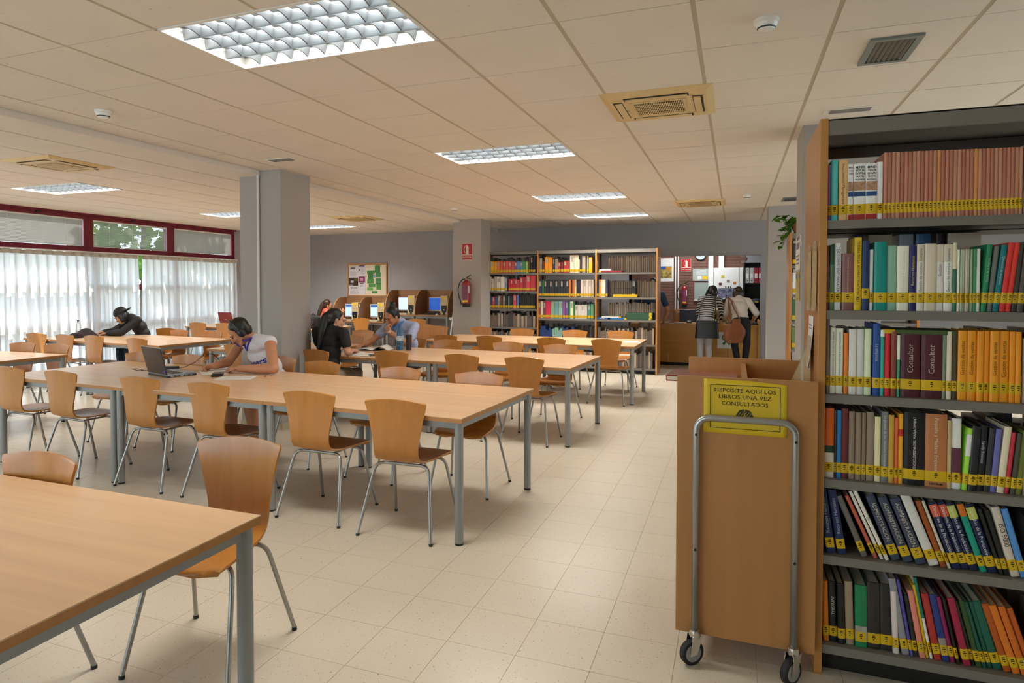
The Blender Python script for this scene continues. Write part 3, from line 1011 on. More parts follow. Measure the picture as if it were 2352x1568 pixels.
BOOKS = [
[(0.329,0.012,0.215,'6a4a78','','',0),(0.342,0.024,0.233,'3f9a9a','LIBRO BLANCO DE LOS RECURSOS HUMANOS','d8efe8',0),(0.368,0.03,0.23,'b08a5c','International Management','6a3a20',0),(0.398,0.019,0.213,'cfc0a8','MIND YOUR OWN','1a1a1a',0,'T'),(0.418,0.04,0.213,'cfc0a8','MIND YOUR OWN TRAVEL BUSINESS','1a1a1a',0,'T'),(0.458,0.037,0.211,'cfc0a8','MIND YOUR OWN TRAVEL BUSINESS','1a1a1a',0,'T'),(0.495,0.02,0.215,'d8d2c6','','8a8a8a',0),(0.516,0.013,0.247,'8a5a48','','',0),(0.529,0.013,0.247,'7d5040','','',0),(0.542,0.013,0.247,'86604a','','',0),(0.555,0.014,0.246,'8c6452','','',0),(0.569,0.013,0.246,'7a4c3e','','',0),(0.582,0.013,0.246,'8a5a48','','',0),(0.595,0.013,0.245,'7d5040','','',0),(0.608,0.013,0.245,'86604a','','',0),(0.621,0.013,0.245,'8c6452','','',0),(0.634,0.012,0.244,'7a4c3e','','',0),(0.646,0.013,0.244,'8a5a48','','',0),(0.659,0.013,0.244,'7d5040','','',0),(0.672,0.013,0.243,'86604a','','',0),(0.685,0.012,0.243,'96663a','','',0),(0.697,0.013,0.242,'7a4c3e','','',0),(0.71,0.012,0.242,'8a5a48','','',0),(0.722,0.013,0.242,'7d5040','','',0),(0.735,0.012,0.241,'86604a','','',0),(0.747,0.013,0.241,'8c6452','','',0),(0.76,0.012,0.241,'7a4c3e','','',0),(0.772,0.012,0.24,'8a5a48','','',0),(0.784,0.013,0.24,'7d5040','','',0),(0.797,0.012,0.24,'96663a','','',0),(0.809,0.012,0.239,'8c6452','','',0),(0.821,0.012,0.239,'7a4c3e','','',0),(0.833,0.012,0.239,'8a5a48','','',0),(0.845,0.012,0.238,'7d5040','','',0),(0.857,0.012,0.238,'86604a','','',0),(0.869,0.012,0.238,'8c6452','','',0),(0.881,0.012,0.237,'7a4c3e','','',0),(0.893,0.012,0.237,'8a5a48','','',0),(0.905,0.012,0.237,'7d5040','','',0),(0.917,0.012,0.236,'86604a','','',0),(0.929,0.011,0.236,'8c6452','','',0),],
[(0.328,0.012,0.249,'7c4c4a','','',0),(0.34,0.016,0.25,'4f6b54','','',0),(0.357,0.024,0.257,'d9d6d0','THE COMPETENT MANAGER','111111',0),(0.383,0.04,0.217,'6b4744','Fundamentos de Dirección empresarial','d8c8b8',0),(0.424,0.025,0.277,'b89a1c','TEORÍA DE LA ADMINISTRACIÓN','2a2208',0),(0.45,0.023,0.264,'1d2c50','','5a6a90',0),(0.475,0.014,0.231,'d6d2c8','','333333',0),(0.49,0.041,0.258,'0d7068','','3a9a90',0),(0.532,0.032,0.244,'6f9480','','b8d0c0',0),(0.565,0.038,0.242,'c9c0ac','TEORÍA DE LA EMPRESA','ece6d8',0),(0.604,0.023,0.242,'1a1a4a','Recursos Humanos','d8c060',0),(0.628,0.023,0.246,'bdb6ac','Gestión de recursos humanos','555a66',0),(0.652,0.036,0.248,'b0a694','','',0),(0.689,0.024,0.244,'b9b4ae','Gestión','555a66',0),(0.714,0.027,0.244,'c2bdb6','Gestión de recursos humanos','555a66',0),(0.741,0.012,0.249,'2a5a44','','',0),(0.754,0.007,0.225,'c2bdb0','','',0),(0.762,0.007,0.225,'8a9a80','','',0),(0.769,0.007,0.225,'c8c0b4','','',0),(0.777,0.007,0.225,'a8a090','','',0),(0.784,0.007,0.225,'c6beb2','','',0),(0.792,0.007,0.225,'7a8a70','','',0),(0.8,0.012,0.226,'3a7a50','','',0),(0.812,0.012,0.226,'c8c2b6','','',0),(0.825,0.016,0.241,'1c6a44','Gestión de la empresa','b8d8c0',4),(0.843,0.016,0.235,'5a5e58','','',5),(0.859,0.018,0.238,'0c5c62','Dirección de empresas','c8e0e0',6),(0.878,0.017,0.246,'b02c28','','e0b0a0',6),(0.896,0.016,0.245,'b43028','','e0b0a0',6),(0.913,0.019,0.246,'3c3833','','',5),(0.933,0.019,0.248,'45413b','','',5),],
[(0.331,0.014,0.291,'75716a','','',0),(0.346,0.019,0.254,'cfc6ac','ADMINISTRACIÓN DE RECURSOS HUMANOS','1c3c7c',0),(0.366,0.025,0.252,'cfc6ac','ADMINISTRACIÓN DE RECURSOS HUMANOS','1c3c7c',0),(0.393,0.015,0.234,'c06a24','','',0),(0.41,0.026,0.25,'b5b3aa','','555555',0),(0.437,0.024,0.251,'a9a8a2','','555555',0),(0.462,0.024,0.252,'b4c09c','','556655',0),(0.49,0.023,0.273,'1e3f78','La empresa','c8d0e0',0),(0.514,0.013,0.249,'2a8a78','','d8e8e0',0),(0.528,0.02,0.245,'a82028','','e8c8c0',0),(0.549,0.018,0.245,'6f3528','','d8b8a0',0),(0.569,0.01,0.232,'3a7a5a','','',0),(0.581,0.063,0.236,'3c161c','Consultor','c8b8b0',0),(0.646,0.065,0.235,'3e181e','Consultor','c8b8b0',0),(0.712,0.012,0.249,'66705c','','',0),(0.725,0.016,0.248,'b5ac98','','',0),(0.742,0.016,0.25,'3a3220','','',0),(0.76,0.028,0.252,'c27d18','Gestión de ventas','5a3a08',0),(0.789,0.027,0.252,'c27d18','Gestión de ventas','5a3a08',0),(0.817,0.02,0.252,'be7a18','','5a3a08',0),(0.837,0.018,0.253,'be7a18','','5a3a08',0),(0.856,0.027,0.253,'c27d18','Gestión de ventas','5a3a08',0),(0.884,0.03,0.253,'c27d18','Gestión de ventas','5a3a08',0),(0.915,0.017,0.253,'be7a18','','',0),(0.932,0.017,0.252,'be7a18','','',0),],
[(0.328,0.035,0.27,'c0581c','','',0),(0.364,0.008,0.262,'3a2c28','','',0),(0.373,0.016,0.263,'1f6ea8','','c8e0f0',0),(0.389,0.023,0.271,'5c2424','','b89080',0),(0.414,0.021,0.262,'7d6c5a','','',0),(0.436,0.02,0.26,'7d6c5a','','',0),(0.457,0.016,0.259,'75644e','','',0),(0.474,0.025,0.263,'80705e','','',0),(0.501,0.021,0.247,'d8c698','','555555',0),(0.523,0.022,0.269,'6a6a68','La gestion de los recursos humanos','d8d8d8',0),(0.546,0.019,0.258,'b08a38','','5a4410',0),(0.566,0.012,0.247,'c05a30','','',0),(0.578,0.017,0.264,'d89420','','b02020',0),(0.596,0.067,0.271,'131212','ENCICLOPEDIA DEL MANAGEMENT','f0ece4',0),(0.664,0.068,0.271,'a0653c','Pequeña y Mediana Empresa','ecdcc4',0),(0.733,0.013,0.251,'a89468','','',0),(0.747,0.03,0.259,'c9c6c2','','',0),(0.779,0.016,0.227,'8cc03c','','',4),(0.796,0.025,0.235,'1c1e20','','',3),(0.822,0.022,0.239,'16181a','Family Business','c8d0d0',3),(0.846,0.018,0.23,'2a2c2e','','',4),(0.865,0.018,0.23,'5c5c94','','',4),(0.884,0.022,0.24,'c9bda0','','5a4a3a',5),(0.907,0.014,0.22,'a82838','','',5),(0.923,0.014,0.22,'403c30','','',5),(0.938,0.019,0.23,'5c6424','','',5),],
[(0.344,0.029,0.25,'16244c','Recursos Humanos','b8bcc8',-8),(0.382,0.029,0.25,'16244c','Recursos Humanos','b8bcc8',-9),(0.463,0.021,0.24,'5c5852','','',-22),(0.504,0.014,0.25,'a8503c','','',-24),(0.525,0.012,0.27,'c4beb0','','333333',-24),(0.541,0.014,0.28,'cac4b8','Guía','333333',-24),(0.563,0.03,0.25,'333a4c','ADMINISTRACIÓN','d8cfae',-21),(0.602,0.031,0.25,'333a4c','ADMINISTRACIÓN','d8cfae',-21),(0.642,0.033,0.25,'333a4c','ADMINISTRACIÓN','d8cfae',-21),(0.683,0.032,0.27,'bdb9b2','','444444',-21),(0.72,0.018,0.25,'8a4418','','e0b080',-20),(0.741,0.01,0.255,'b8b09c','','',-20),(0.755,0.026,0.25,'141c3c','Dirección de la Producción','e8e8e8',-19),(0.784,0.025,0.25,'141c3c','Dirección de la Producción','e8e8e8',-19),(0.812,0.026,0.25,'141c3c','Dirección de la Producción','e8e8e8',-19),(0.842,0.021,0.25,'12806c','','c8e8d8',-18),(0.867,0.028,0.25,'141c3c','Dirección de la Producción','e8e8e8',-18),(0.898,0.012,0.24,'1a1a18','','',-17),(0.913,0.016,0.235,'1a1a18','','c8c8c8',-16),(0.932,0.025,0.25,'b8ac9c','ISO 9000','222222',-15),(0.961,0.022,0.245,'4a80b8','','',-15),],
[(0.335,0.021,0.235,'b86c18','','5a3010',-2),(0.358,0.026,0.235,'141412','INTEGRAL','d8d4c8',-2),(0.387,0.024,0.235,'161614','','d8d4c8',-2),(0.414,0.028,0.245,'8a7860','','b8a888',-2),(0.445,0.04,0.24,'0f6a40','','c8d8c8',-1),(0.487,0.042,0.255,'22201c','','8a7a58',-1),(0.531,0.038,0.255,'22201c','','8a7a58',-1),(0.571,0.019,0.235,'bfb6b0','','',-3),(0.601,0.024,0.285,'7e7c80','','e0e0e0',-10),(0.627,0.011,0.285,'4a448c','','c8c8d8',-10),(0.639,0.014,0.23,'22221e','','',-9),(0.657,0.019,0.25,'c87868','','',-10),(0.678,0.01,0.27,'c8a820','','',-10),(0.691,0.01,0.3,'cfcac0','','',-11),(0.705,0.023,0.245,'9a2c24','','',-11),(0.73,0.023,0.245,'22306c','','',-11),(0.755,0.016,0.24,'7c1c48','','e0c0d0',-12),(0.773,0.01,0.24,'1c1410','','',-12),(0.794,0.023,0.245,'8c1c38','','e0b0b8',-13),(0.82,0.012,0.235,'2c2620','','d8d0c0',-14),(0.834,0.017,0.24,'2c4420','','',-14),(0.853,0.014,0.24,'14483a','','',-15),(0.87,0.014,0.24,'14483a','','',-15),(0.887,0.027,0.245,'135040','','',-16),(0.917,0.022,0.245,'9c4814','','',-17),(0.942,0.023,0.245,'c06818','','',-18),(0.969,0.022,0.245,'b85c18','','',-18),(0.995,0.019,0.24,'a84c14','','',-18),],
]
PATCH = {  # second colour blocks on spines: (from, to as share of height, colour)
 (1, 1): [(.7, 1, '2c5038')], (1, 15): [(.62, 1, 'c8bca0')], (1, 11): [(.74, 1, 'c4baa6')], (1, 13): [(.74, 1, 'c4baa6')], (1, 14): [(.74, 1, 'c4baa6')],
 (2, 8): [(.9, 1, 'd8d6cc')], (2, 11): [(.6, 1, 'd8d4c4')], (3, 0): [(.36, .46, '1c3428'), (.0, .36, 'c8c4b8')], (3, 16): [(.2, .58, '5c2c3c')], (3, 12): [(.68, .78, 'b02c20')],
 (3, 17): [(.55, .9, 'd0d0c8')], (4, 12): [(.78, .96, 'c8563c')], (4, 13): [(.78, .96, 'c8563c')], (4, 14): [(.78, .96, 'b0b44c')], (4, 16): [(.78, .96, 'b0b44c')], (4, 15): [(.82, 1, 'c0661c')], (5, 4): [(.12, .34, '8c8c80')], (5, 13): [(.5, 1, '146c5c')], (5, 15): [(.1, .35, '8c8078')]}
for s, row in enumerate(BOOKS):
    cnt = {}
    for b in row:
        cnt[colour_name(b[3])] = cnt.get(colour_name(b[3]), 0) + 1
    for i, b in enumerate(row):
        x, w, h, col, title, tc, lean = b[:7]
        ex = b[7] if len(b) > 7 else ''
        cn = colour_name(col)
        if s == 0 and i >= 7:
            l = 'reddish-brown cloth-bound volume, %s of its long row on the top shelf' % ordinal(i - 7)
        elif title:
            l = '%s book with a lettered spine, %s from the left on the %s shelf' % (cn, ordinal(i), SHNAME[s])
        else:
            l = '%s%s book, %s from the left on the %s shelf' % ('leaning ' if abs(lean) > 6 else '', cn, ordinal(i), SHNAME[s])
        y = 2.785 + random.uniform(0, .012) * (0 if s == 0 and i > 6 else 1)
        zz = SHN[s] + .0005 + (w * math.sin(R(abs(lean))) if lean > 0 else 0)
        band = .030 if s in (1, 2) else .022
        if s == 1 and i in (4, 5): band = .045 if i == 5 else .02
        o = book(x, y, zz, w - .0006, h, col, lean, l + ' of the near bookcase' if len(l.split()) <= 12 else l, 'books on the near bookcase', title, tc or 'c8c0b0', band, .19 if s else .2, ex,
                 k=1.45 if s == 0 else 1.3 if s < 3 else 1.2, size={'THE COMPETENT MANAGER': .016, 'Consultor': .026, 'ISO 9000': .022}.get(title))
        for (a, bb, pc) in PATCH.get((s, i), []):
            ww = w - .0006
            MB().prism([(-.0002, .01), (-.0002, .0022), (ww * .18, .0004), (ww * .5, -.0005), (ww * .82, .0004), (ww + .0002, .0022), (ww + .0002, .01), (ww * .5, .006)], max(h * a, .0005), h * bb, 'z').build('spine_patch', book_mat(pc, 1.15), o)
        NB[0] += 1
        if title.startswith('Pequeña'):
            for q, wd in enumerate(('CENTRUM',)):
                m2 = text_mesh(wd, .009, bold=.0004); m2.materials.append(m_ink)
                link_mesh('imprint', m2, o, (w / 2, -.0012, .012), (R(90), 0, 0))
# book lying across the row of the third shelf
lo = thing('book', 'flat dark green book lying on top of the third shelf row', 'book', (.494, 2.79, SHN[2] + .2365), 0, 'books on the near bookcase')
MB().box(0, .255, 0, .17, 0, .015).build('cover', book_mat('3a4a28'), lo)
MB().box(.004, .251, -.0002, .165, .002, .013).build('pages', m_page, lo).location.y = .006
MB().box(.026, .066, -.001, .02, .001, .0155).build('label_band', m_band, lo)
# tall books on the far side of the shelves, seen through the gap
for i, (x, w, col) in enumerate(((.47, .03, '3a4448'), (.52, .085, 'c2b494'), (.63, .05, '9aa0a4'), (.69, .05, '3c5c7c'), (.76, .03, '2a1c18'), (.80, .11, 'c0a890'))):
    book(x, 3.085, SHN[1] + .0005, w, .305, col, 0, '%s volume, %s seen over the front row of the second shelf' % (colour_name(col), ordinal(i)), 'books on the near bookcase', band=None, d=.18)

# ---------------------------------------------------------------- books of the far bookcase
FAR = {
'1a': [(-4.405,0.048,0.312,'2a2420'),(-4.346,0.08,0.279,'3a6a50'),(-4.261,0.065,0.216,'c89a20'),(-4.194,0.064,0.215,'c8882a'),(-4.128,0.054,0.216,'b8642c'),(-4.072,0.054,0.216,'a84a34'),(-4.016,0.054,0.215,'b04030'),(-3.96,0.054,0.214,'b04434'),(-3.904,0.053,0.213,'a83c38'),(-3.849,0.054,0.212,'a84848'),(-3.794,0.054,0.212,'6a3c68'),(-3.739,0.053,0.211,'4a6a98'),(-3.684,0.053,0.21,'3a6c88'),(-3.63,0.053,0.209,'3a7a3c'),(-3.575,0.052,0.208,'7a9a40'),(-3.516,0.026,0.297,'4a2428'),(-3.482,0.042,0.31,'14141c'),(-3.434,0.042,0.31,'1c1014')],
'1b': [(-4.363,0.072,0.201,'4a3c24'),(-4.285,0.039,0.263,'a89c8c'),(-4.243,0.048,0.227,'b0a69c'),(-4.191,0.049,0.266,'988c84'),(-4.139,0.076,0.262,'b8b2a8'),(-4.058,0.075,0.26,'c8c4bc'),(-3.98,0.044,0.236,'6a7894'),(-3.907,0.04,0.223,'a01c24'),(-3.865,0.04,0.223,'9c1820'),(-3.823,0.04,0.223,'a01c24'),(-3.781,0.04,0.222,'9c1820'),(-3.738,0.047,0.209,'983038'),(-3.688,0.061,0.256,'a82c38'),(-3.624,0.055,0.256,'7c1c34'),(-3.562,0.073,0.284,'b43844'),(-3.486,0.095,0.284,'b03440')],
'1c': [(-4.366,0.072,0.256,'6a5c48'),(-4.28,0.052,0.22,'343c68'),(-4.226,0.051,0.221,'a43c38'),(-4.173,0.052,0.221,'38406c'),(-4.114,0.049,0.242,'7a6c64'),(-4.063,0.042,0.242,'5a3428'),(-4.018,0.049,0.237,'6a6a6c'),(-3.964,0.046,0.237,'17171a'),(-3.912,0.027,0.232,'5a6c68'),(-3.882,0.056,0.258,'101010'),(-3.813,0.057,0.258,'a83440'),(-3.75,0.048,0.254,'4a5c98'),(-3.691,0.031,0.269,'16130c'),(-3.658,0.032,0.269,'16130c'),(-3.625,0.032,0.269,'16130c'),(-3.592,0.032,0.269,'16130c'),(-3.558,0.031,0.27,'16130c'),(-3.525,0.031,0.27,'16130c'),(-3.493,0.032,0.27,'16130c'),(-3.46,0.032,0.27,'16130c'),(-3.427,0.031,0.27,'16130c')],
'1d': [(-4.388,0.056,0.281,'1c2c2c'),(-4.328,0.059,0.245,'3c2c30'),(-4.263,0.053,0.236,'4a3434'),(-4.206,0.048,0.237,'b09a80'),(-4.14,0.062,0.248,'2a5a8c'),(-4.076,0.061,0.249,'285480'),(-4.014,0.062,0.25,'2a5a8c'),(-3.951,0.061,0.251,'285480'),(-3.884,0.046,0.252,'5a5450'),(-3.834,0.062,0.25,'2c5c90'),(-3.766,0.043,0.235,'12201c'),(-3.718,0.075,0.264,'2a302c'),(-3.632,0.064,0.25,'7a5048'),(-3.563,0.064,0.252,'3a5c80'),(-3.483,0.089,0.293,'94202c')],
'2a': [(-3.316,0.052,0.268,'7c786c'),(-3.261,0.039,0.212,'58201c'),(-3.218,0.074,0.287,'c67c10'),(-3.143,0.074,0.285,'c87e12'),(-3.064,0.038,0.264,'2a2c4c'),(-3.022,0.047,0.254,'7c7064'),(-2.973,0.054,0.194,'8c2420'),(-2.913,0.048,0.188,'5c1c1c'),(-2.861,0.053,0.212,'9c3830'),(-2.807,0.052,0.211,'943630'),(-2.751,0.078,0.328,'c2b6a0'),(-2.672,0.078,0.327,'c0b49c'),(-2.59,0.018,0.232,'b8a880'),(-2.569,0.034,0.281,'302c2c'),(-2.531,0.06,0.295,'8c8474'),(-2.446,0.034,0.288,'8a8274'),(-2.407,0.055,0.268,'c09422')],
'2b': [(-3.335,0.069,0.325,'242c58'),(-3.26,0.03,0.325,'2c6a38'),(-3.227,0.05,0.327,'20242a'),(-3.176,0.05,0.326,'1c2026'),(-3.124,0.049,0.326,'20242a'),(-3.073,0.049,0.326,'1c2026'),(-3.023,0.05,0.326,'20242a'),(-2.972,0.049,0.325,'1c2026'),(-2.921,0.049,0.325,'20242a'),(-2.871,0.049,0.325,'1c2026'),(-2.821,0.049,0.325,'20242a'),(-2.768,0.033,0.308,'b8641c'),(-2.733,0.028,0.302,'141414'),(-2.703,0.031,0.307,'b45c20'),(-2.668,0.037,0.317,'b09c74'),(-2.624,0.043,0.312,'18181c'),(-2.577,0.026,0.302,'2c2840'),(-2.547,0.044,0.321,'b8aca0'),(-2.502,0.044,0.321,'b4a89c'),(-2.457,0.044,0.321,'b8aca0'),(-2.411,0.043,0.321,'b4a89c'),(-2.366,0.043,0.321,'b8aca0')],
'2c': [(-3.338,0.048,0.31,'7c3c40'),(-3.289,0.048,0.311,'b4a898'),(-3.239,0.047,0.311,'5c3038'),(-3.195,0.098,0.319,'b02444'),(-3.092,0.059,0.317,'6c8c74'),(-3.03,0.073,0.318,'5a8888'),(-2.955,0.072,0.319,'7ca0a0'),(-2.879,0.048,0.319,'684480'),(-2.829,0.048,0.319,'5c3c74'),(-2.776,0.032,0.315,'1a7c58'),(-2.741,0.052,0.317,'c4c8a8'),(-2.686,0.02,0.276,'2a7c38'),(-2.66,0.055,0.251,'bab4b0'),(-2.603,0.055,0.252,'b4b0ac'),(-2.546,0.055,0.252,'bab4b0'),(-2.49,0.055,0.253,'b4b0ac'),(-2.429,0.053,0.263,'3a7468'),(-2.374,0.053,0.264,'4c8458')],
'2d': [(-3.33,0.028,0.292,'22386c'),(-3.3,0.028,0.292,'22386c'),(-3.27,0.028,0.293,'22386c'),(-3.24,0.028,0.294,'22386c'),(-3.21,0.034,0.294,'7aa494'),(-3.175,0.034,0.295,'7aa494'),(-3.139,0.033,0.296,'7aa494'),(-3.104,0.033,0.296,'7aa494'),(-3.069,0.034,0.297,'7aa494'),(-3.034,0.038,0.301,'1c3070'),(-2.994,0.037,0.302,'1c3070'),(-2.955,0.038,0.303,'1c3070'),(-2.916,0.038,0.304,'1c3070'),(-2.877,0.038,0.305,'1c3070'),(-2.838,0.038,0.306,'1c3070'),(-2.788,0.101,0.266,'a89c94'),(-2.587,0.06,0.304,'2a64a0'),(-2.512,0.065,0.301,'c0b8a4')],
'3b': [(-2.294,0.019,0.235,'4a4420'),(-2.271,0.037,0.308,'18202c'),(-2.23,0.037,0.376,'c07820'),(-2.189,0.075,0.391,'cac0ac'),(-2.109,0.031,0.366,'3a3c58')],
'3b2': [(-1.66,0.062,0.377,'1c1c24')],
}
FZ = {'1': Z1, '2': Z2, '3': Z2}
BAYN = {'1': 'left bay', '2': 'middle bay', '3': 'right bay'}
fbm = MB().box(0, 1, 0, 1, 0, 1).mesh('cover', m_page)
for key, row in FAR.items():
    z = FZ[key[0]]['abcd'.index(key[1])]
    if key in ('2d', '1d'):
        continue
    for i, (x, w, h, col) in enumerate(row):
        cn = colour_name(col)
        w = max(w - .003, .008)
        h = max(.16, min(h, .31))
        o = thing('book', '%s book, %s from left, shelf %s, %s of the far bookcase' % (cn, ordinal(i if key != '3b2' else 5), ['one', 'two', 'three', 'four'][z == z and 'abcd'.index(key[1])], BAYN[key[0]]), 'book',
                  (x, 11.235 + (0 if i % 3 else .008), z + .0005), 0, 'books on the far bookcase')
        c = link_mesh('cover', fbm, o)
        c.scale = (w, .17, h)
        c.material_slots[0].link = 'OBJECT'; c.material_slots[0].material = book_mat(col, 1.25)
        b = MB().box(-.0005, w + .0005, -.002, .02, .02, .062).build('label_band', m_band, o)
        if i % 2 == 0 and w > .03:
            MB().box(w * .2, w * .8, -.001, .001, h * .62, h * .9).build('spine_title', mat('spine_cream', 'b8b0a0', .6, var=.6, scale=(200, 200, 200)), o)
# volumes lying flat in the right bay
for i, (x, z, w, hh, col, l, bx) in enumerate((
        (-2.235, 1.7535, .40, .026, '6a1820', 'dark red book lying flat on the top shelf of the right bay', 0), (-2.225, 1.781, .2, .022, 'c8c4bc', 'white booklet on the dark red book in the right bay', None),
        (-2.27, .9295, .20, .034, '1c4c80', 'blue book lying flat at the left of the third shelf', None), (-2.03, .9295, .28, .03, '1e5e98', 'bright blue book lying flat on the third shelf, right bay', .24),
        (-2.18, .962, .34, .018, 'cac8c2', 'white book lying on the two blue books', .3),
        (-1.755, .9295, .45, .032, '20442c', 'lowest of four flat green volumes in the right bay', .38), (-1.752, .962, .44, .03, '224830', 'second flat green volume from the bottom, right bay', .39),
        (-1.75, 1.0, .44, .03, '20442c', 'third flat green volume from the bottom, right bay', .38), (-1.755, 1.031, .45, .03, '244a32', 'topmost flat green volume in the right bay', .39))):
    if i == 7:
        z = .9925
    if i == 8:
        z = 1.023
    o = thing('book', l, 'book', (x, 11.225, z + .0005), 0, 'flat books in the right bay')
    MB().box(0, w, 0, .22, 0, hh).build('cover', book_mat(col, 1.2), o, bevel=.002)
    MB().box(.003, w - .003, .002, .223, .004, hh - .004).build('pages', m_page, o)
    if bx is not None:
        MB().box(bx, bx + .04, -.002, .05, -.0002, hh + .0006).build('label_band', m_band, o)
    else:
        MB().box(w * .3, w * .7, -.001, .001, hh * .3, hh * .6).build('spine_title', MATS['spine_cream'], o)
# horizontal wire-look periodical box of the right bay
t = thing('magazine_rack', 'black wire magazine rack on the second shelf of the right bay', 'rack', (-1.985, 11.235, 1.3195))
MB().box(0, .42, 0, .24, 0, .02).build('tray', m_black, t)
fr = MB()
for j in range(8):
    fr.box(.002 + .059 * j, .006 + .059 * j, .0, .004, .02, .29)
for z in (.02, .15, .285):
    fr.box(0, .42, 0, .004, z, z + .006)
fr.build('wire_front', m_black, t)
MB().box(.0, .42, -.003, .0, .004, .05).build('label_band', m_band, t)
# journals on the far side of the far bookcase and the lower rows: too many and too small to tell apart
st = MB(); sc_ = [book_mat(c, 1.15) for c in ('a2927c', '8a7a68', '6a5c50', '9c8c78', '3c3634', '584e48', '22386c', '7aa494')]
rng = random.Random(3)
for bay, (xa, xb), zs in (('1', (-4.38, -3.36), Z1), ('2', (-3.32, -2.30), Z2), ('3', (-2.26, -1.26), Z2)):
    for zi, z in enumerate(zs):
        x = xa + .01 + (.14 if bay == '3' and zi in (0, 2) else 0)
        while x < xb - .05:
            w = rng.uniform(.028, .045)
            h = rng.uniform(.26, .3) if bay == '3' else rng.uniform(.24, .31)
            st.box(x, x + w - .006, 11.49, 11.66, z + .0005, z + min(h, .32), rng.choice([0, 0, 1, 3] if bay == '3' else [1, 2, 4, 5]))
            x += w
    for zi, z in enumerate(zs):
        if (bay == '1' and zi < 3) or (bay == '2' and zi < 3) or (bay == '3' and zi < 3):
            continue
        x = xa + .01
        while x < xb - .05:
            w = rng.uniform(.02, .05)
            mi = rng.choice([2, 3, 4, 5, 5])
            if bay == '2' and zi == 3:
                mi = 6 if (x - xa) % .4 < .25 else 7
            if not (bay == '2' and zi == 3 and x > -2.6):
                st.box(x, x + w - .002, 11.235, 11.42, z + .0005, z + rng.uniform(.2, .29), mi)
            x += w
for s, row in enumerate(BOOKS):                       # right end of the near shelves, beyond the picture
    x = row[-1][0] + row[-1][1] + .004
    if row[-1][6] < -6:
        x += .0
    while x < 1.33:
        w = rng.uniform(.018, .04); h = rng.uniform(.2, .25)
        st.box(x, x + w - .001, 2.79, 2.97, SHN[s] + .0005, SHN[s] + h, rng.randrange(8))
        x += w
for s in (2, 3, 4, 5):                                # dark volumes on the far side of the near shelves
    x = .36
    while x < 1.33:
        w = rng.uniform(.02, .04)
        st.box(x, x + w - .001, 3.07, 3.25, SHN[s] + .0005, SHN[s] + rng.uniform(.19, .25), rng.choice([2, 4, 5]))
        x += w
tag(st.build('journal_rows', sc_), 'rows of bound journals filling the back and lower far shelves', 'journals', kind='stuff')
# book edges on the bookcase behind the right column
for i, (z, col) in enumerate(((1.753, '2a2a2c'), (1.41, 'c8ccd0'), (1.088, '3c5a40'), (.76, '5a6a3c'))):
    o = thing('book', ['black', 'white', 'green', 'olive'][i] + ' book just visible beside the right column, shelf %s' % ['one', 'two', 'three', 'four'][i], 'book', (.635, 8.44, z + .0005), 0, 'books beside the right column')
    MB().box(0, .06, 0, .18, 0, .26).build('cover', book_mat(col, 1.2), o)
    MB().box(.002, .058, .003, .182, .003, .257).build('pages', m_page, o)
    MB().box(-.0005, .0605, -.002, .02, .02, .07).build('label_band', m_band, o)

# ---------------------------------------------------------------- returns trolley
t = thing('book_trolley', 'beech book trolley on casters with a yellow notice, right foreground', 'trolley', (.04, 3.05, 0))
P = lambda: MB()
fp = MB().box(-.255, .255, -.362, -.342, .105, 1.143).build('front_panel', m_panel, t, bevel=.0015)
MB().box(-.255, .255, .338, .358, .105, 1.148).build('rear_panel', m_panel, t, bevel=.0015)
MB().box(-.011, .011, -.342, .338, .15, 1.125).build('divider', m_panel, t)
for z in (.16, .5, .84):
    MB().box(-.25, .25, -.342, .338, z, z + .018).build('shelf', m_panel, t)
for yy in (-.395, .395):
    s = -1 if yy < 0 else 1
    xl, xr = -.178, .178
    pts = [(xl, yy, .13), (xl, yy, .93)]
    for q in range(1, 6):
        a = q / 6 * math.pi / 2
        pts.append((xl + .05 * (1 - math.cos(a)), yy, .937 + .05 * math.sin(a)))
    pts += [(xl + .05, yy, .987), (xr - .05, yy, .987)]
    for q in range(1, 6):
        a = q / 6 * math.pi / 2
        pts.append((xr - .05 + .05 * math.sin(a), yy, .987 - .05 * (1 - math.cos(a))))
    pts += [(xr, yy, .937), (xr, yy, .13)]
    h = MB().tube(pts, .0135, 16).build('handle_tube', m_steel, t, True, ang=0)
    for x in (xl, xr):
        for z in (.919, .462):
            MB().tube([(x, yy + s * .012, z), (x, yy + s * .0155, z)], .005, 10).build('bolt', m_black, h)
for sx in (-.178, .178):
    for sy in (-.395, .395):
        c = MB().lathe([(.02, 0), (.024, .012), (.021, .03), (.014, .034)], 20, (sx, sy, .108)).build('caster', m_chrome, t, True)
        RM = Matrix.Translation((sx, sy, 0)) @ Matrix.Rotation(R(-52 if sx < 0 else -40), 4, 'Z')
        fk = MB(); fk.m = RM
        for dx in (-.019, .0165):
            fk.prism([(-.022, .118), (.026, .118), (.0, .046), (-.032, .04)], dx, dx + .0025, 'x')
        fk.build('fork', m_chrome, c)
        wh = MB(); wh.m = RM @ Matrix.Translation((0, -.014, .05)) @ Matrix.Rotation(R(90), 4, 'Y')
        wh.lathe([(.034, -.013), (.046, -.013), (.05, -.008), (.05, .008), (.046, .013), (.034, .013)], 28)
        wh.build('tyre', m_rubber, c, True)
        wh = MB(); wh.m = RM @ Matrix.Translation((0, -.014, .05)) @ Matrix.Rotation(R(90), 4, 'Y')
        wh.lathe([(.008, -.0145), (.034, -.0145), (.034, .0145), (.008, .0145)], 24)
        wh.build('wheel_hub', m_grey, c, True)
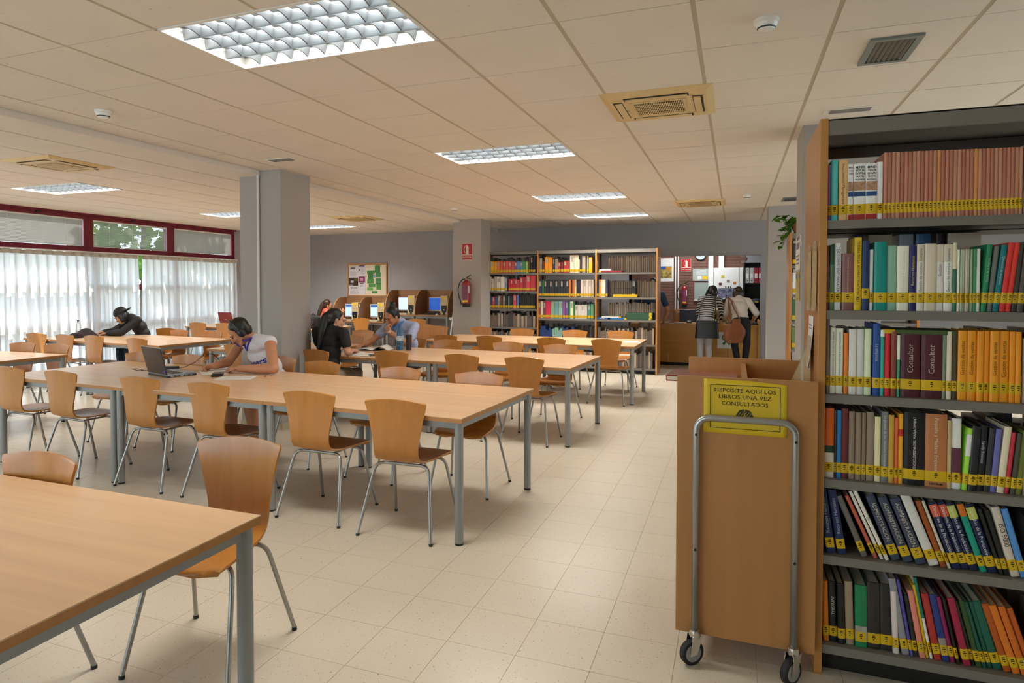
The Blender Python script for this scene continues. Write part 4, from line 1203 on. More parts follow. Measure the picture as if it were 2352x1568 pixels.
# yellow notice taped on the front panel
n = thing('notice', 'yellow notice asking to leave used books, taped to the trolley', 'notice', (.0385, 2.6865, 1.03))
m_ylw = mat('yellow_paper', 'd8b41c', .6, var=.04, scale=(6, 6, 6))
def np_(u, v):
    x = -.151 + .302 * u
    tp = .107 - .004 * u - (.012 * max(0, (u - .55)) * 1.6 if v > .95 else 0)
    z = -.106 + (tp + .106) * v
    return (x, -.0012 - .004 * max(0, v - .85) * (1 + math.sin(7 * u)), z)
MB().sheet(np_, 20, 8, .0006).build('sheet', m_ylw, n, True, ang=0)
fr = MB()
for a, b, c, d in ((-.127, .127, .084, .086), (-.127, .127, -.086, -.084), (-.127, -.125, -.086, .086), (.125, .127, -.086, .086)):
    fr.box(a, b, -.0032, -.0016, c, d)
fr.build('border', m_ink, n)
for txt, z, wd in (('DEPOSITE AQUÍ LOS', .064, .222), ('LIBROS UNA VEZ', .039, .19), ('CONSULTADOS', .013, .168)):
    me = text_mesh(txt, .022); me.materials.append(m_ink)
    o = link_mesh('lettering', me, n, (0, -.0034, z), (R(90), 0, 0))
    o.scale = (wd / text_width(me), 1, 1)
bd = MB()   # small drawing of two piles of books held by arms
for sx in (-1, 1):
    bd.prism([(sx * .035, -.052), (sx * .03, -.03), (sx * .02, -.012), (sx * .003, -.006), (0, -.02), (sx * .006, -.035), (sx * .012, -.05)], -.0032, -.0018, 'y')
bd.build('drawing', mat('drawing_ink', '3c3414', .7), n)
ln = MB()
for j in range(5):
    ln.m = Matrix.Translation((-.02 + .010 * j, 0, -.028)) @ Matrix.Rotation(R(35), 4, 'Y')
    ln.box(-.001, .001, -.0042, -.0033, -.016, .013)
ln.m = Matrix.Identity(4)
for j in range(3):
    ln.box(-.014 + j * .011, -.008 + j * .011, -.0042, -.0033, -.046, -.04)
ln.build('drawing_lines', mat('drawing_light', 'a89030', .7), n)
o = thing('book', 'red plastic-wrapped book sticking out of the trolley top', 'book', (-.29, 3.0, 1.075), R(-4))
MB().box(0, .3, 0, .21, 0, .028).build('cover', mat('red_gloss', '96201c', .15, var=.3, scale=(14, 14, 14), coat=.6), o, bevel=.004)
MB().box(.004, .297, -.001, .205, .006, .022).build('pages', m_page, o)
o = thing('book', 'pale book lying beneath the red wrapped book in the trolley', 'book', (-.2, 2.99, .859), 0)
MB().box(0, .2, 0, .25, 0, .2155).build('cover', book_mat('b8a890'), o, bevel=.003)
MB().box(.003, .203, .003, .247, .006, .208).build('pages', m_page, o)
# ---------------------------------------------------------------- wall things
def fire_sign(label, x, y, z, w=.205, h=.3):
    t = thing('fire_sign', label, 'sign', (x, y, z), 0, 'fire extinguisher signs')
    mr = mat('sign_red', 'a8161c', .4); mw = mat('sign_white', 'd8cfb8', .5)
    MB().box(-w / 2, w / 2, -.002, 0, -h / 2, h / 2).build('plate', mw, t)
    MB().box(-w / 2 + .005, w / 2 - .005, -.003, -.002, -h / 2 + .105 * h / .3 - .002, h / 2 - .005).build('red_field', mr, t)
    MB().box(-w / 2 + .005, w / 2 - .005, -.003, -.002, -h / 2 + .008, -h / 2 + .088 * h / .3).build('word_field', mr, t)
    e = MB()
    k = h / .3
    e.prism([(-.022 * k, -.045 * k), (.03 * k, -.045 * k), (.03 * k, .085 * k), (.02 * k, .1 * k), (.012 * k, .105 * k), (.012 * k, .118 * k), (-.004 * k, .118 * k), (-.004 * k, .105 * k), (-.014 * k, .1 * k), (-.022 * k, .085 * k)], -.004, -.003, 'y')
    e.build('extinguisher_pictogram', mw, t)
    hs = [(-.004 * k + -.052 * k * math.sin(a), -.0035, .04 * k + .075 * k * math.cos(a)) for a in [math.pi * q / 10 for q in range(9)]]
    MB().tube(hs, .005 * k, 6).build('hose_pictogram', mw, t)
    me = text_mesh('EXTINTOR', .05 * k, bold=.001); me.materials.append(mw)
    o = link_mesh('lettering', me, t, (0, -.0034, -h / 2 + .048 * k), (R(90), 0, 0))
    s = (w - .03) / text_width(me); o.scale = (s, .8, 1)
    return t
fire_sign('red fire extinguisher sign on the far column', -4.53, 10.748, 2.132)
def extinguisher(label, x, y, z, s=1.0, band=False):
    t = thing('fire_extinguisher', label, 'fire extinguisher', (x, y, z), 0, 'red fire extinguishers')
    mr = mat('extinguisher_red', '8e1420', .25, coat=.4)
    MB().lathe([(.0, .055), (.074 * s, .055), (.078 * s, .065), (.078 * s, .40), (.07 * s, .435), (.045 * s, .462), (.026 * s, .472), (.024 * s, .485)], 24).build('cylinder', mr, t, True)
    MB().lathe([(.0, 0), (.066 * s, 0), (.075 * s, .012), (.0775 * s, .06), (.0, .06)], 24).build('base_ring', m_black, t, True)
    MB().lathe([(.022, .485), (.022, .5), (.014, .505), (.014, .52)], 14).build('valve', mat('brass', 'a08a50', .35, metal=.7), t, True)
    MB().tube([(.0, 0, .522), (.05, -.01, .545), (.095, -.015, .575)], .008, 6).tube([(.0, 0, .508), (.06, -.01, .512), (.1, -.015, .49)], .008, 6).build('lever', m_black, t, True)
    MB().tube([(-.01, 0, .498), (-.07, -.01, .492), (-.13, -.015, .42), (-.155, -.018, .32), (-.14, -.018, .2), (-.105, -.018, .1), (-.09, -.018, .04)], .0095, 8).build('hose', m_black, t, True)
    lb = MB()
    lb.sheet(lambda u, v: (.0785 * s * math.sin((u - .5) * 1.7), -.0785 * s * math.cos((u - .5) * 1.7), .12 + .27 * v), 10, 1)
    lb.build('label_sheet', mat('ext_label', '7c3450' if not band else '4c3c94', .4, var=.5, scale=(60, 60, 30)), t, True)
    lb = MB()
    lb.sheet(lambda u, v: (.079 * s * math.sin((u - .5) * 1.4), -.079 * s * math.cos((u - .5) * 1.4), .085 + .035 * v), 10, 1)
    lb.build('yellow_strip', m_band, t, True)
    MB().box(.06 * s, .078 * s, -.05, -.04, .25, .38).build('inspection_tag', m_paper, t)
    return t
extinguisher('red fire extinguisher hanging on the far column below its sign', -4.51, 10.66, 1.14)
MB().box(-.03, .03, .075, .09, .3, .44).build('bracket', m_black, D.objects['fire_extinguisher'])

# notice board
t = thing('notice_board', 'wood framed notice board with posters above the computers', 'notice board', (-7.87, 12.795, 1.655))
w, h = .53, .38
fr = MB()
fr.box(-w, w, -.022, 0, h - .035, h).box(-w, w, -.022, 0, -h, -h + .035).box(-w, -w + .035, -.022, 0, -h + .035, h - .035).box(w - .035, w, -.022, 0, -h + .035, h - .035)
fr.build('frame', m_panel, t, bevel=.003)
MB().box(-w + .035, w - .035, -.006, 0, -h + .035, h - .035).build('cork', mat('board_back', 'c8bca8', .8), t)
def poster(nm, a, b, c, d, col, kids_=(), y=-.0085):
    o = MB().box(a, b, y, y + .0025, c, d).build(nm, mat('sheet_' + col, col, .6), t)
    for (x0, x1, z0, z1, cc) in kids_:
        MB().box(x0, x1, y - .001, y, z0, z1).build('print_block', mat('print_' + cc, cc, .6), o)
    return o
lines = lambda a, b, z, n, dz=.022: [(a, b - random.uniform(0, .05), z - i * dz, z - i * dz + .006, '8a8690') for i in range(n)]
poster('leaflet', -.485, -.24, .06, .315, 'd4d0d4', [(-.44, -.31, .265, .29, '24243c')] + lines(-.45, -.27, .2, 6))
poster('leaflet', -.235, -.04, .075, .34, 'd0ccd0', [(-.22, -.07, .312, .335, '24243c'), (-.225, -.18, .21, .255, '6a6878')] + lines(-.16, -.06, .28, 8))
poster('leaflet', -.49, -.245, -.13, .055, '2c2018', [(-.34, -.26, -.02, .045, '5c4a14'), (-.44, -.36, -.06, -.01, 'b8b0a8'), (-.48, -.38, -.122, -.108, 'c8c0b0'), (-.48, -.26, -.095, -.085, '5a4a30')])
poster('leaflet', -.225, -.06, -.06, .08, '7c1c54', [(-.18, -.105, -.02, .05, 'c890b4')])
poster('leaflet', -.235, -.055, -.215, -.062, 'd0ccd2', [(-.19, -.09, -.085, -.07, '24243c')] + lines(-.21, -.08, -.11, 3))
poster('leaflet', -.49, -.05, -.34, -.135 if 0 else -.22, 'd4d0d4', lines(-.46, -.2, -.25, 4))
poster('leaflet', -.485, -.25, -.225, -.138, 'd0ccd0', [(-.45, -.26, -.19, -.168, '24243c')])
poster('site_map', -.035, .49, -.34, .345, 'd6cab0', [(.2, .34, .17, .33, '3c7a3c'), (-.0, .2, .14, .22, '447e3e'), (.02, .16, .02, .15, '3c703c'), (.22, .36, .06, .17, '447e44'), (0, .18, -.08, .02, '4a8440'), (.22, .37, -.09, .04, '50804c'), (.04, .22, -.16, -.085, '44803c'), (.24, .37, -.22, -.08, '468a3a'),
       (0, .15, -.24, -.165, '5c9a3c'), (.12, .27, -.3, -.25, '3c7c44'), (.16, .23, .055, .12, '7c98b0')])

# computer carrels along the back wall
def carrel(label, x0, w, zd, zt, seed, screen):
    """desk with wood back, one curved side wing on its left, a monitor and a tower"""
    t = thing('computer_carrel', label, 'study carrel', (x0, 12.2, 0), 0, 'computer carrels')
    mw = mat('carrel_wood', '9c7048', .4, var=.08, scale=(3, 20, 20))
    dp = .58
    MB().box(0, w, 0, dp, zd - .028, zd).build('desk_top', mw, t, bevel=.002)
    MB().box(0, w, dp - .02, dp, zd, zt).build('back_panel', mw, t)
    def wing(x):
        pr = [(0, zd), (dp - .02, zd), (dp - .02, zt)]
        for q in range(0, 11):
            a = q / 10 * math.pi / 2
            pr.append((.34 - .34 * math.sin(a), zd + .06 + (zt - zd - .06) * math.cos(a)))
        g = MB().prism(pr, x - .009, x + .009, 'x').build('side_wing', mw, t)
        ed = [(x, p_[0], p_[1]) for p_ in pr[3:]] + [(x, 0, zd)]
        MB().tube(ed, .0095, 6).build('wing_edge', m_panel_edge, g, True)
    wing(.009)
    if seed % 2:
        wing(w - .009)
    lg = MB().box(.02, .055, .02, .055, 0, zd - .028).box(w - .055, w - .02, .02, .055, 0, zd - .028).box(.02, .055, dp - .055, dp - .02, 0, zd - .028).box(w - .055, w - .02, dp - .055, dp - .02, 0, zd - .028)
    for bx in ((.02, .02), (w - .055, .02), (.02, dp - .055), (w - .055, dp - .055)):
        MB().box(bx[0], bx[0] + .035, bx[1], bx[1] + .035, 0, zd - .028).build('leg', m_grey, t)
    MB().box(.055, w - .055, .02, .05, zd - .07, zd - .028).build('rail', m_grey, t)
    m = thing('monitor', 'flat monitor with %s in the %s' % (screen[0], label.split(' computer')[0] + ' carrel'), 'monitor', (x0 + w * .46, 12.2 + .3, zd + .0005), R(-4), 'carrel monitors')
    mg = mat('monitor_silver', 'a8a8ac', .35)
    MB().box(-.17, .17, 0, .035, .07, .37).build('bezel', mg, m, bevel=.004)
    MB().box(-.155, .155, -.002, 0, .1, .355).build('screen', mat('screen_' + screen[1], screen[1], .2, emit=screen[1], es=screen[2]), m)
    if screen[3]:
        MB().box(-.15, .15, -.0035, -.002, .31, .345).build('screen_header', mat('screen_header', '24508c', .3, emit='24508c', es=.5), m)
        MB().box(-.15, .15, -.0035, -.002, .285, .305).build('screen_toolbar', mat('screen_bar', '8cb0d8', .3, emit='8cb0d8', es=.5), m)
    MB().box(-.03, .03, .012, .03, .01, .08).build('neck', m_black, m)
    MB().lathe([(.1, 0), (.095, .012), (.03, .018)], 20, (0, .03, 0)).build('foot', m_black, m, True)
    p = thing('computer_tower', 'beige computer tower with a dark shield front in the %s' % (label.split(' computer')[0] + ' carrel'), 'computer', (x0 + w - .145, 12.2 + .12, zd + .0005), 0, 'carrel computers')
    mb = mat('tower_beige', 'c6b488', .5)
    MB().box(-.085, .085, 0, .40, 0, .405).build('case', mb, p, bevel=.006)
    sh = [(-.066, .2), (.066, .2), (.064, .12), (.05, .07), (.025, .035), (0, .022), (-.025, .035), (-.05, .07), (-.064, .12)]
    MB().prism(sh, -.004, .0, 'y').build('front_shield', m_black, p)
    MB().tube([(0, -.008, .11), (0, -.003, .11)], .011, 14).build('power_button', m_lacquer, p)
    MB().prism([(-.05, .004), (.05, .004), (.03, .018), (0, .026), (-.03, .018)], -.003, 0, 'y').build('base_arch', m_black, p)
    for z in (.3, .262, .228):
        MB().box(-.07, .07, -.002, .0, z, z + .003).build('drive_slot', mat('slot_brown', '7a6a48', .6), p)
    MB().box(-.045, .045, -.0035, -.002, .34, .385).build('sticker', m_band, p)
    kb = thing('keyboard', 'keyboard in the %s' % (label.split(' computer')[0] + ' carrel'), 'keyboard', (x0 + w * .4, 12.2 + .12, zd + .0005), 0, 'carrel keyboards')
    MB().prism([(-.07, 0), (.07, 0), (.07, .026), (-.07, .012)], -.2, .2, 'x').build('case', mat('keyboard_' + ('dark' if seed > 2 else 'pale'), '1c1a18' if seed > 2 else 'b8b0a0', .5), kb)
    ky = MB()
    for r_ in range(4):
        for c_ in range(14):
            ky.box(-.185 + c_ * .0265, -.163 + c_ * .0265, -.055 + r_ * .028, -.031 + r_ * .028, .014 + r_ * .0028, .022 + r_ * .0028)
    tag(ky.build('keys', MATS['keyboard_' + ('dark' if seed > 2 else 'pale')], kb), kind='stuff')
    if seed == 3:
        mo = thing('mouse', 'pale computer mouse in the rightmost raised carrel', 'mouse', (x0 + w - .28, 12.26, zd + .0005))
        MB().lathe([(.0, 0), (.03, 0), (.032, .012), (.024, .026), (.008, .032)], 16).build('shell', m_lacquer, mo, True).scale = (1, 1.5, 1)
    return t
carrel('first low computer carrel, left of the notice board, with wooden wings', -8.42, .66, .745, 1.262, 0, ('a web page', 'a4c0e8', .75, True))
carrel('second low computer carrel, below the notice board, with wooden wings', -7.76, .66, .745, 1.262, 1, ('a pale page', 'a8c4ec', .75, True))
carrel('left raised computer carrel, taller, behind the person in blue', -7.075, .72, .905, 1.43, 2, ('a white page', 'b4ccf0', .75, False))
carrel('right raised computer carrel, beside the far column, blue screen', -6.355, .78, .905, 1.43, 3, ('a plain blue desktop', '0c48a4', .7, False))
# folded white easel leaning beside the far column
t = thing('folding_stand', 'white folded metal stand leaning beside the far column', 'stand', (-5.33, 11.75, 0))
for x0, x1, y1 in ((-.06, .015, .25), (.035, .06, .2)):
    MB().prism([(-.02, 0), (.02, 0), (.02, .05), (-.02, .05)], 0, 1, 'y')
    MB().tube([(x0, 0, .012), (x1, y1, 1.24 if x0 < 0 else .92)], .02, 4).build('pole', m_lacquer, t)
MB().tube([(-.07, .15, .85), (.09, .15, .87)], .026, 8).build('clamp', m_lacquer, t, True)
MB().tube([(-.05, .01, .002), (-.05, .01, .03)], .022, 8).tube([(.037, .01, .002), (.037, .01, .03)], .022, 8).build('foot_caps', m_black, t)

# papers on the near column and on the end panel of the near bookcase
t = thing('notice', 'white printed notice on the side of the right column', 'notice', (.468, 5.7, 1.77))
MB().box(-.0015, 0, -.19, .2, -.135, .135).build('sheet', m_paper, t)
for z, hh in ((.1, .03), (.03, .05), (-.03, .012), (-.06, .012), (-.09, .012)):
    MB().box(-.0025, -.0015, -.13, .13, z, z + hh).build('print_block', mat('grey_print', '6c6a74', .6), t)
for y, l in ((5.58, 'nearer yellow strip notice on the side of the right column'), (5.82, 'farther yellow strip notice on the side of the right column')):
    t = thing('notice', l, 'notice', (.468, y, 1.505), 0, 'yellow strips on the column')
    MB().box(-.0015, 0, -.06, .06, -.115, .115).build('sheet', mat('pale_yellow_paper', 'b8a040', .6), t)
    MB().box(-.0022, -.0015, -.05, .05, .06, .1).build('print_block', MATS['grey_print'], t)
m_sleeve = mat('clear_sleeve', 'c8b890', .12, alpha=.35, coat=.5)
for i, (y, z) in enumerate(((2.86, 1.535), (3.06, 1.53))):
    t = thing('document_sleeve', ['nearer', 'farther'][i] + ' plastic sleeve holding yellow slips on the bookcase end', 'sleeve', (.2985, y, z), 0, 'sleeves on the bookcase end')
    MB().sheet(lambda u, v: (-.003 - .012 * math.sin(math.pi * u) * (.4 + .6 * (1 - v)), -.07 + .14 * u, -.13 + .26 * v), 8, 4, .0012).build('pocket', m_sleeve, t, True, ang=0)
    MB().sheet(lambda u, v: (-.002 - .006 * math.sin(math.pi * u), -.055 + .11 * u, -.115 + .23 * v), 6, 2, .0008).build('yellow_slips', m_ylw, t, True, ang=0)
    MB().box(-.002, -.0005, -.02, .05, .115, .15).build('tape', mat('tape', 'c8b08c', .25), t)
t = thing('notice', 'white sheet curling off the bookcase end panel', 'notice', (.2985, 2.98, 1.27))
MB().sheet(lambda u, v: (-.002 - .02 * (1 - v) ** 2 * (1 - u * .4), -.09 + .17 * u, -.1 + .21 * v), 8, 6, .0008).build('sheet', m_paper, t, True, ang=0)
for z in (.07, .055, .04, .01, -.005, -.04):
    MB().box(-.0042, -.0034, -.06, .05, z, z + .004).build('print_line', MATS['grey_print'], t)
MB().sheet(lambda u, v: (-.012 - .06 * (1 - v) ** 1.5 * u, -.1 + .15 * u, -.17 + .2 * v), 8, 6, .0006).build('plastic_cover', m_sleeve, t, True, ang=0)

# plant on the bookcase behind the right column
t = thing('potted_plant', 'trailing green plant on top of the half hidden bookcase', 'plant', (.72, 8.5, 2.138))
MB().lathe([(.07, 0), (.1, .16), (.105, .165), (.095, .165), (.09, .15)], 20).build('pot', mat('terracotta', '8a5838', .7), t, True)
rng = random.Random(21)
lm = MB().put([(0, 0, 0), (.022, .035, .004), (.0, .09, -.006), (-.022, .035, .004)], [(0, 1, 2, 3)]).sheet(lambda u, v: ((u - .5) * .04 * math.sin(math.pi * min(.98, v + .02)), .09 * v, .006 * math.sin(3 * v) - .02 * v * v), 2, 4).mesh('leaf', m_leaf, True, 0)
for s_ in range(9):
    a = rng.uniform(2.1, 4.6)
    ln_ = rng.uniform(.14, .32)
    up = rng.uniform(-.05, .22)
    pts = [(math.cos(a) * ln_ * q, math.sin(a) * ln_ * q, .15 + up * q - (.35 if s_ % 3 == 0 else .12) * q * q) for q in (0, .25, .5, .75, 1)]
    st_ = MB().tube(pts, .003, 5).build('stem', mat('stem_green', '46601c', .6), t, True)
    for q in range(7):
        f = .25 + .75 * q / 6
        k = min(int(f * 4), 3); g = f * 4 - k
        p_ = [pts[k][i] * (1 - g) + pts[min(k + 1, 4)][i] * g for i in range(3)]
        lf = link_mesh('leaf', lm, st_, p_, (rng.uniform(-.7, .5), rng.uniform(-.5, .5), a - math.pi / 2 + rng.uniform(-1.3, 1.3)))
        sc = rng.uniform(.8, 1.35); lf.scale = (sc, sc, sc)

# ---------------------------------------------------------------- service window, counter and office
struct(MB().box(-1.92, .46, YF - .02, YF + .17, 2.085, 2.115).box(-1.95, -1.92, YF - .0, YF + .15, 0, 2.11).build('trim_2', m_wall))
t = thing('service_counter', 'wooden service counter under the window of the back wall', 'counter', (-.74, 12.9, 0))
mc = mat('counter_wood', 'ba8238', .45, var=.1, scale=(2, 2, 16), detail=4)
for a, b in ((-1.18, -.45), (-.445, .62), (.625, 1.14)):
    MB().box(a, b, -.16, -.14, .06, .77).build('front_panel', mc, t, bevel=.001)
MB().box(-1.18, 1.14, -.13, -.11, 0, .06).build('kick_board', m_dark, t)
MB().box(-1.17, 1.14, -.18, .5, .77, .797).build('worktop', mc, t, bevel=.003)
MB().box(1.142, 1.17, -.2, .5, 0, .88).build('side_panel', mc, t, bevel=.002)
n = thing('poster', 'white poster with a green ribbon on the counter front', 'poster', (-.14, 12.739, .505))
MB().box(-.16, .16, -.002, 0, -.15, .15).build('sheet', m_paper, n)
mgn = mat('ribbon_green', '1c5c1c', .6)
rb = [(.07 * math.sin(a) * (1 if abs(a) < 2.2 else 1), 0, .055 + .06 * math.cos(a)) for a in [math.pi * (q / 12 - 1) * .85 + math.pi * .0 for q in range(25)]]
MB().tube([(p_[0], -.004, p_[2]) for p_ in rb], .009, 6).build('ribbon_loop', mgn, n)
for s in (-1, 1):
    MB().prism([(s * .035, .02), (s * .015, .035), (-s * .085, -.07), (-s * .06, -.072), (-s * .05, -.1)], -.006 - .001 * (s + 1), -.003, 'y').build('ribbon_tail', mgn, n)

off = struct(MB().box(-3.2, 1.4, 15.0, 15.12, 0, 2.75).box(-3.3, -3.2, YF + .15, 15.1, 0, 2.75).box(1.4, 1.5, YF + .15, 15.1, 0, 2.75).build('wall_office', m_wall))
struct(MB().box(-3.3, 1.5, YF + .15, 15.12, 2.72, 2.8).build('ceiling_office', m_white))
# brick facing of the office wall
mbk = mat('office_brick', '6f4a3b', .7, var=.12, scale=(3, 3, 9), space='World')
mmo = mat('brick_mortar', '80695c', .85)
MB().box(-3.2, .2, 14.985, 15.0, 0, 2.72).build('mortar', mmo, off)
brick = MB().box(-.117, .117, -.008, 0, -.029, .029).mesh('brick', mbk)
half = MB().box(-.055, .055, -.008, 0, -.029, .029).mesh('brick', mbk)
nb = 0
far_b = MB()
for r_ in range(int(2.7 / .065)):
    z = .03 + r_ * .065
    x = -3.2 + (.12 if r_ % 2 else 0)
    while x < .08:
        if z > .8 and -1.75 < x < .1 and nb < 250:
            link_mesh('brick', brick, off, (x + .12, 14.985, z)); nb += 1
        else:
            far_b.box(x + .003, x + .237, 14.977, 14.985, z - .029, z + .029)
        x += .245
tag(far_b.build('bricks_beyond', mbk, off), kind='stuff')
for x0, x1, l in ((-1.265, -1.235, 'thin white pipe at the left on the office wall'), (-1.205, -1.175, 'second thin white pipe on the office wall')):
    tag(MB().tube([((x0 + x1) / 2, 14.95, .02), ((x0 + x1) / 2, 14.95, 2.7)], .015, 10).build('wall_pipe', m_lacquer, None, True), l, 'pipe', 'office wall pipes')
struct(MB().box(-.55, -.45, 14.9, 14.975, 0, 2.72).box(-.34, -.23, 14.9, 14.975, 0, 2.72).build('trim_3', m_lacquer))
fire_sign('small red fire extinguisher sign inside the office', -1.02, 14.972, 1.98, .2, .275)
extinguisher('fire extinguisher standing against the brick office wall', -1.05, 14.88, 1.05, .75, True)
t = thing('poster', 'poster with a photo of food on the office brick wall', 'poster', (-1.46, 14.972, 1.88))
MB().box(-.17, .17, -.003, 0, -.26, .26).build('sheet', m_paper, t)
MB().box(-.13, .13, -.005, -.003, -.19, .08).build('photo', mat('poster_photo', '9a8440', .5, var=.8, scale=(14, 14, 14)), t)
MB().box(-.13, 0, -.006, -.005, .02, .08).build('photo_blue', mat('photo_blue', '2454a0', .5), t)
MB().box(0, .12, -.006, -.005, .0, .07).build('photo_orange', mat('photo_orange', 'c07c1c', .5), t)
t = thing('wall_clock', 'silver and black wall clock cut by the top of the service window', 'clock', (-.72, 14.972, 2.2))
MB().tube([(0, 0, 0), (0, -.03, 0)], .12, 28).build('case', m_black, t, True)
MB().tube([(0, -.03, 0), (0, -.036, 0)], .1, 28).build('dial', mat('clock_dial', 'b8c0c4', .2), t, True)
MB().box(-.004, .004, -.04, -.036, 0, .07).box(0, .05, -.04, -.036, -.004, .004).build('hands', m_ink, t)
t = thing('typed_notice', 'grey panel with typed notice and yellow slip on the office wall', 'notice', (-.715, 14.972, 1.765))
MB().box(-.165, .165, -.012, 0, -.135, .135).build('board', mat('panel_grey', 'a8aca0', .5), t)
MB().box(-.09, .12, -.014, -.012, -.01, .11).build('typed_sheet', mat('typed_sheet', 'b8bcb8', .6, var=.2, scale=(10, 10, 120)), t)
MB().box(-.07, .02, -.014, -.012, -.1, -.03).build('white_slip', m_paper, t)
MB().box(.035, .15, -.014, -.012, -.1, -.03).build('yellow_slip', m_band, t)
t = thing('whiteboard', 'plain grey-green board below the notice panel in the office', 'board', (-.695, 14.972, 1.4))
MB().box(-.15, .15, -.014, 0, -.19, .19).build('board', mat('board_grey', '98a298', .45), t)
MB().box(-.155, .155, -.04, -.0, -.21, -.19).build('tray', m_lacquer, t)
t = thing('fuse_cabinet', 'white metal cabinet with small magnets in the office', 'cabinet', (-.14, 14.9, 0))
MB().box(-.3, .3, -.12, .07, 1.1, 1.91).build('body', m_lacquer, t, bevel=.004)
MB().box(-.2, .22, -.128, -.12, 1.47, 1.9).build('door', m_lacquer, t, bevel=.003)
for x, z, c in ((-.11, 1.72, 'c8b020'), (.0, 1.62, '8a6a60'), (-.16, 1.56, '5c2820'), (.13, 1.58, 'b07030')):
    MB().box(x - .03, x + .03, -.131, -.128, z - .028, z + .028).build('magnet', mat('magnet_' + c, c, .5), t)
for x in (-.05, .0, .05):
    MB().box(x - .012, x + .012, -.131, -.128, 1.48, 1.51).build('socket_hole', m_black, t)
MB().box(-.2, .2, -.126, -.12, 1.1, 1.46).build('collage', mat('collage', '6a6a80', .5, var=.9, scale=(16, 16, 16)), t)
MB().box(-.2, .2, -.128, -.126, 1.1, 1.24).build('collage_blue', mat('collage_blue', '1c3c9c', .5, var=.5, scale=(18, 18, 18)), t)
MB().box(-.26, .26, -.05, .05, 0, 1.1).build('stand', m_lacquer, t)
t = thing('binder_shelf', 'black office shelf holding ring binders, at the right of the window', 'shelf', (.62, 14.8, 0))
MB().box(-.45, .45, .16, .18, 0, 2.01).box(-.45, -.43, -.15, .16, 0, 2.01).box(.43, .45, -.15, .16, 0, 2.01).build('carcass', m_dark, t)
for z in (.05, .7, 1.14, 1.56, 1.99):
    MB().box(-.43, .43, -.15, .16, z, z + .02).build('shelf', m_dark, t)
for i, (x, c) in enumerate(((-.42, 'b0b0ac'), (-.335, 'b4b4b0'), (-.25, '9c2430'), (-.165, '9c2430'), (-.08, 'a82c34'), (.005, 'b0b0ac'))):
    b = thing('ring_binder', '%s ring binder, %s from the left in the office shelf' % ('grey' if c[0] == 'b' else 'red', ordinal(i)), 'binder', (.62 + x, 14.66, 1.5805), 0, 'office ring binders')
    MB().box(0, .075, 0, .27, 0, .32).build('cover', mat('binder_' + c, c, .5), b, bevel=.003)
    MB().box(.012, .063, -.002, 0, .1, .2).build('spine_label', m_paper, b)
    MB().tube([(.0375, -.003, .05), (.0375, 0, .05)], .012, 12).tube([(.0375, -.003, .28), (.0375, 0, .28)], .008, 12).build('finger_ring', m_black, b)
t = thing('cap', 'dark cap with a yellow badge in the office shelf', 'cap', (.42, 14.66, 1.1605))
MB().lathe([(.0, 0), (.11, 0), (.11, .04), (.08, .085), (.02, .1)], 20).build('crown', mat('cap_cloth', '24262c', .8), t, True)
MB().box(-.035, .035, -.115, -.108, .012, .035).build('badge', m_band, t)
# things on the counter
t = thing('monitor', 'dark blue back of a monitor standing on the counter', 'monitor', (-.83, 13.05, .7975))
MB().box(-.18, .18, 0, .03, .02, .26).build('back_shell', mat('navy_plastic', '0c1230', .4), t, bevel=.006)
MB().box(-.05, .05, 0, .1, 0, .02).build('foot', m_black, t)
MB().box(-.03, .03, -.002, 0, .025, .05).build('sticker', m_paper, t)
t = thing('office_chair', 'wooden chair back showing behind the counter monitor', 'chair', (-.98, 13.75, 0))
MB().sheet(lambda u, v: (-.21 + .42 * u, .02 * (2 * u - 1) ** 2, .62 + .42 * v), 8, 4, .015).build('backrest', mat('chair_back_wood', '8a5a30', .45), t, True, ang=0)
MB().box(-.2, .2, 0, .4, .45, .48).build('seat', MATS['chair_back_wood'], t)
for x in (-.18, .18):
    for y in (.03, .37):
        MB().tube([(x, y, 0), (x, y, .45)], .012, 8).build('leg', m_steel, t, True)
    MB().tube([(x, .0, .45), (x, -.01, .64)], .01, 8).build('back_post', m_steel, t, True)
for i, (x, y, z, a, l) in enumerate(((-1.2, 12.85, .7975, 6, 'stack of papers at the left end of the counter'), (-1.05, 12.8, .7975, -8, 'open folder on the counter beside the monitor'))):
    t = thing('papers', l, 'papers', (x, y, z), R(a))
    MB().box(-.13, .13, -.1, .1, 0, .012).build('sheet_stack', m_paper, t)
    MB().box(-.14, .15, -.11, .105, .0122, .016).build('folder', mat('folder_dark', '26262a', .5), t)
t = thing('desk_bottle', 'small clear bottle on the counter between the two women', 'bottle', (-.13, 12.86, .7975))
MB().lathe([(.0, 0), (.035, 0), (.036, .12), (.02, .165), (.014, .18), (.014, .2)], 16).build('body', mat('clear_plastic', 'b8c0c4', .08, trans=.7, alpha=.75), t, True)
MB().lathe([(.016, .2), (.016, .22), (0, .22)], 12).build('cap', m_lacquer, t, True)
t = thing('desk_tray', 'metal tray with stationery on the counter by the striped woman', 'tray', (-.22, 12.88, .7975), R(10))
MB().box(-.09, .09, -.05, .05, 0, .01).box(-.09, -.085, -.05, .05, .01, .03).box(.085, .09, -.05, .05, .01, .03).build('tray', m_chrome, t)
t = thing('telephone', 'black desk telephone at the right end of the counter', 'telephone', (.3, 12.9, .7975), R(20))
MB().prism([(-.1, 0), (.1, 0), (.1, .06), (-.1, .025)], -.09, .09, 'x').build('base', m_black, t, bevel=.004)
MB().tube([(-.07, -.08, .06), (-.07, 0, .08), (-.07, .08, .075)], .02, 8).build('handset', m_black, t, True)
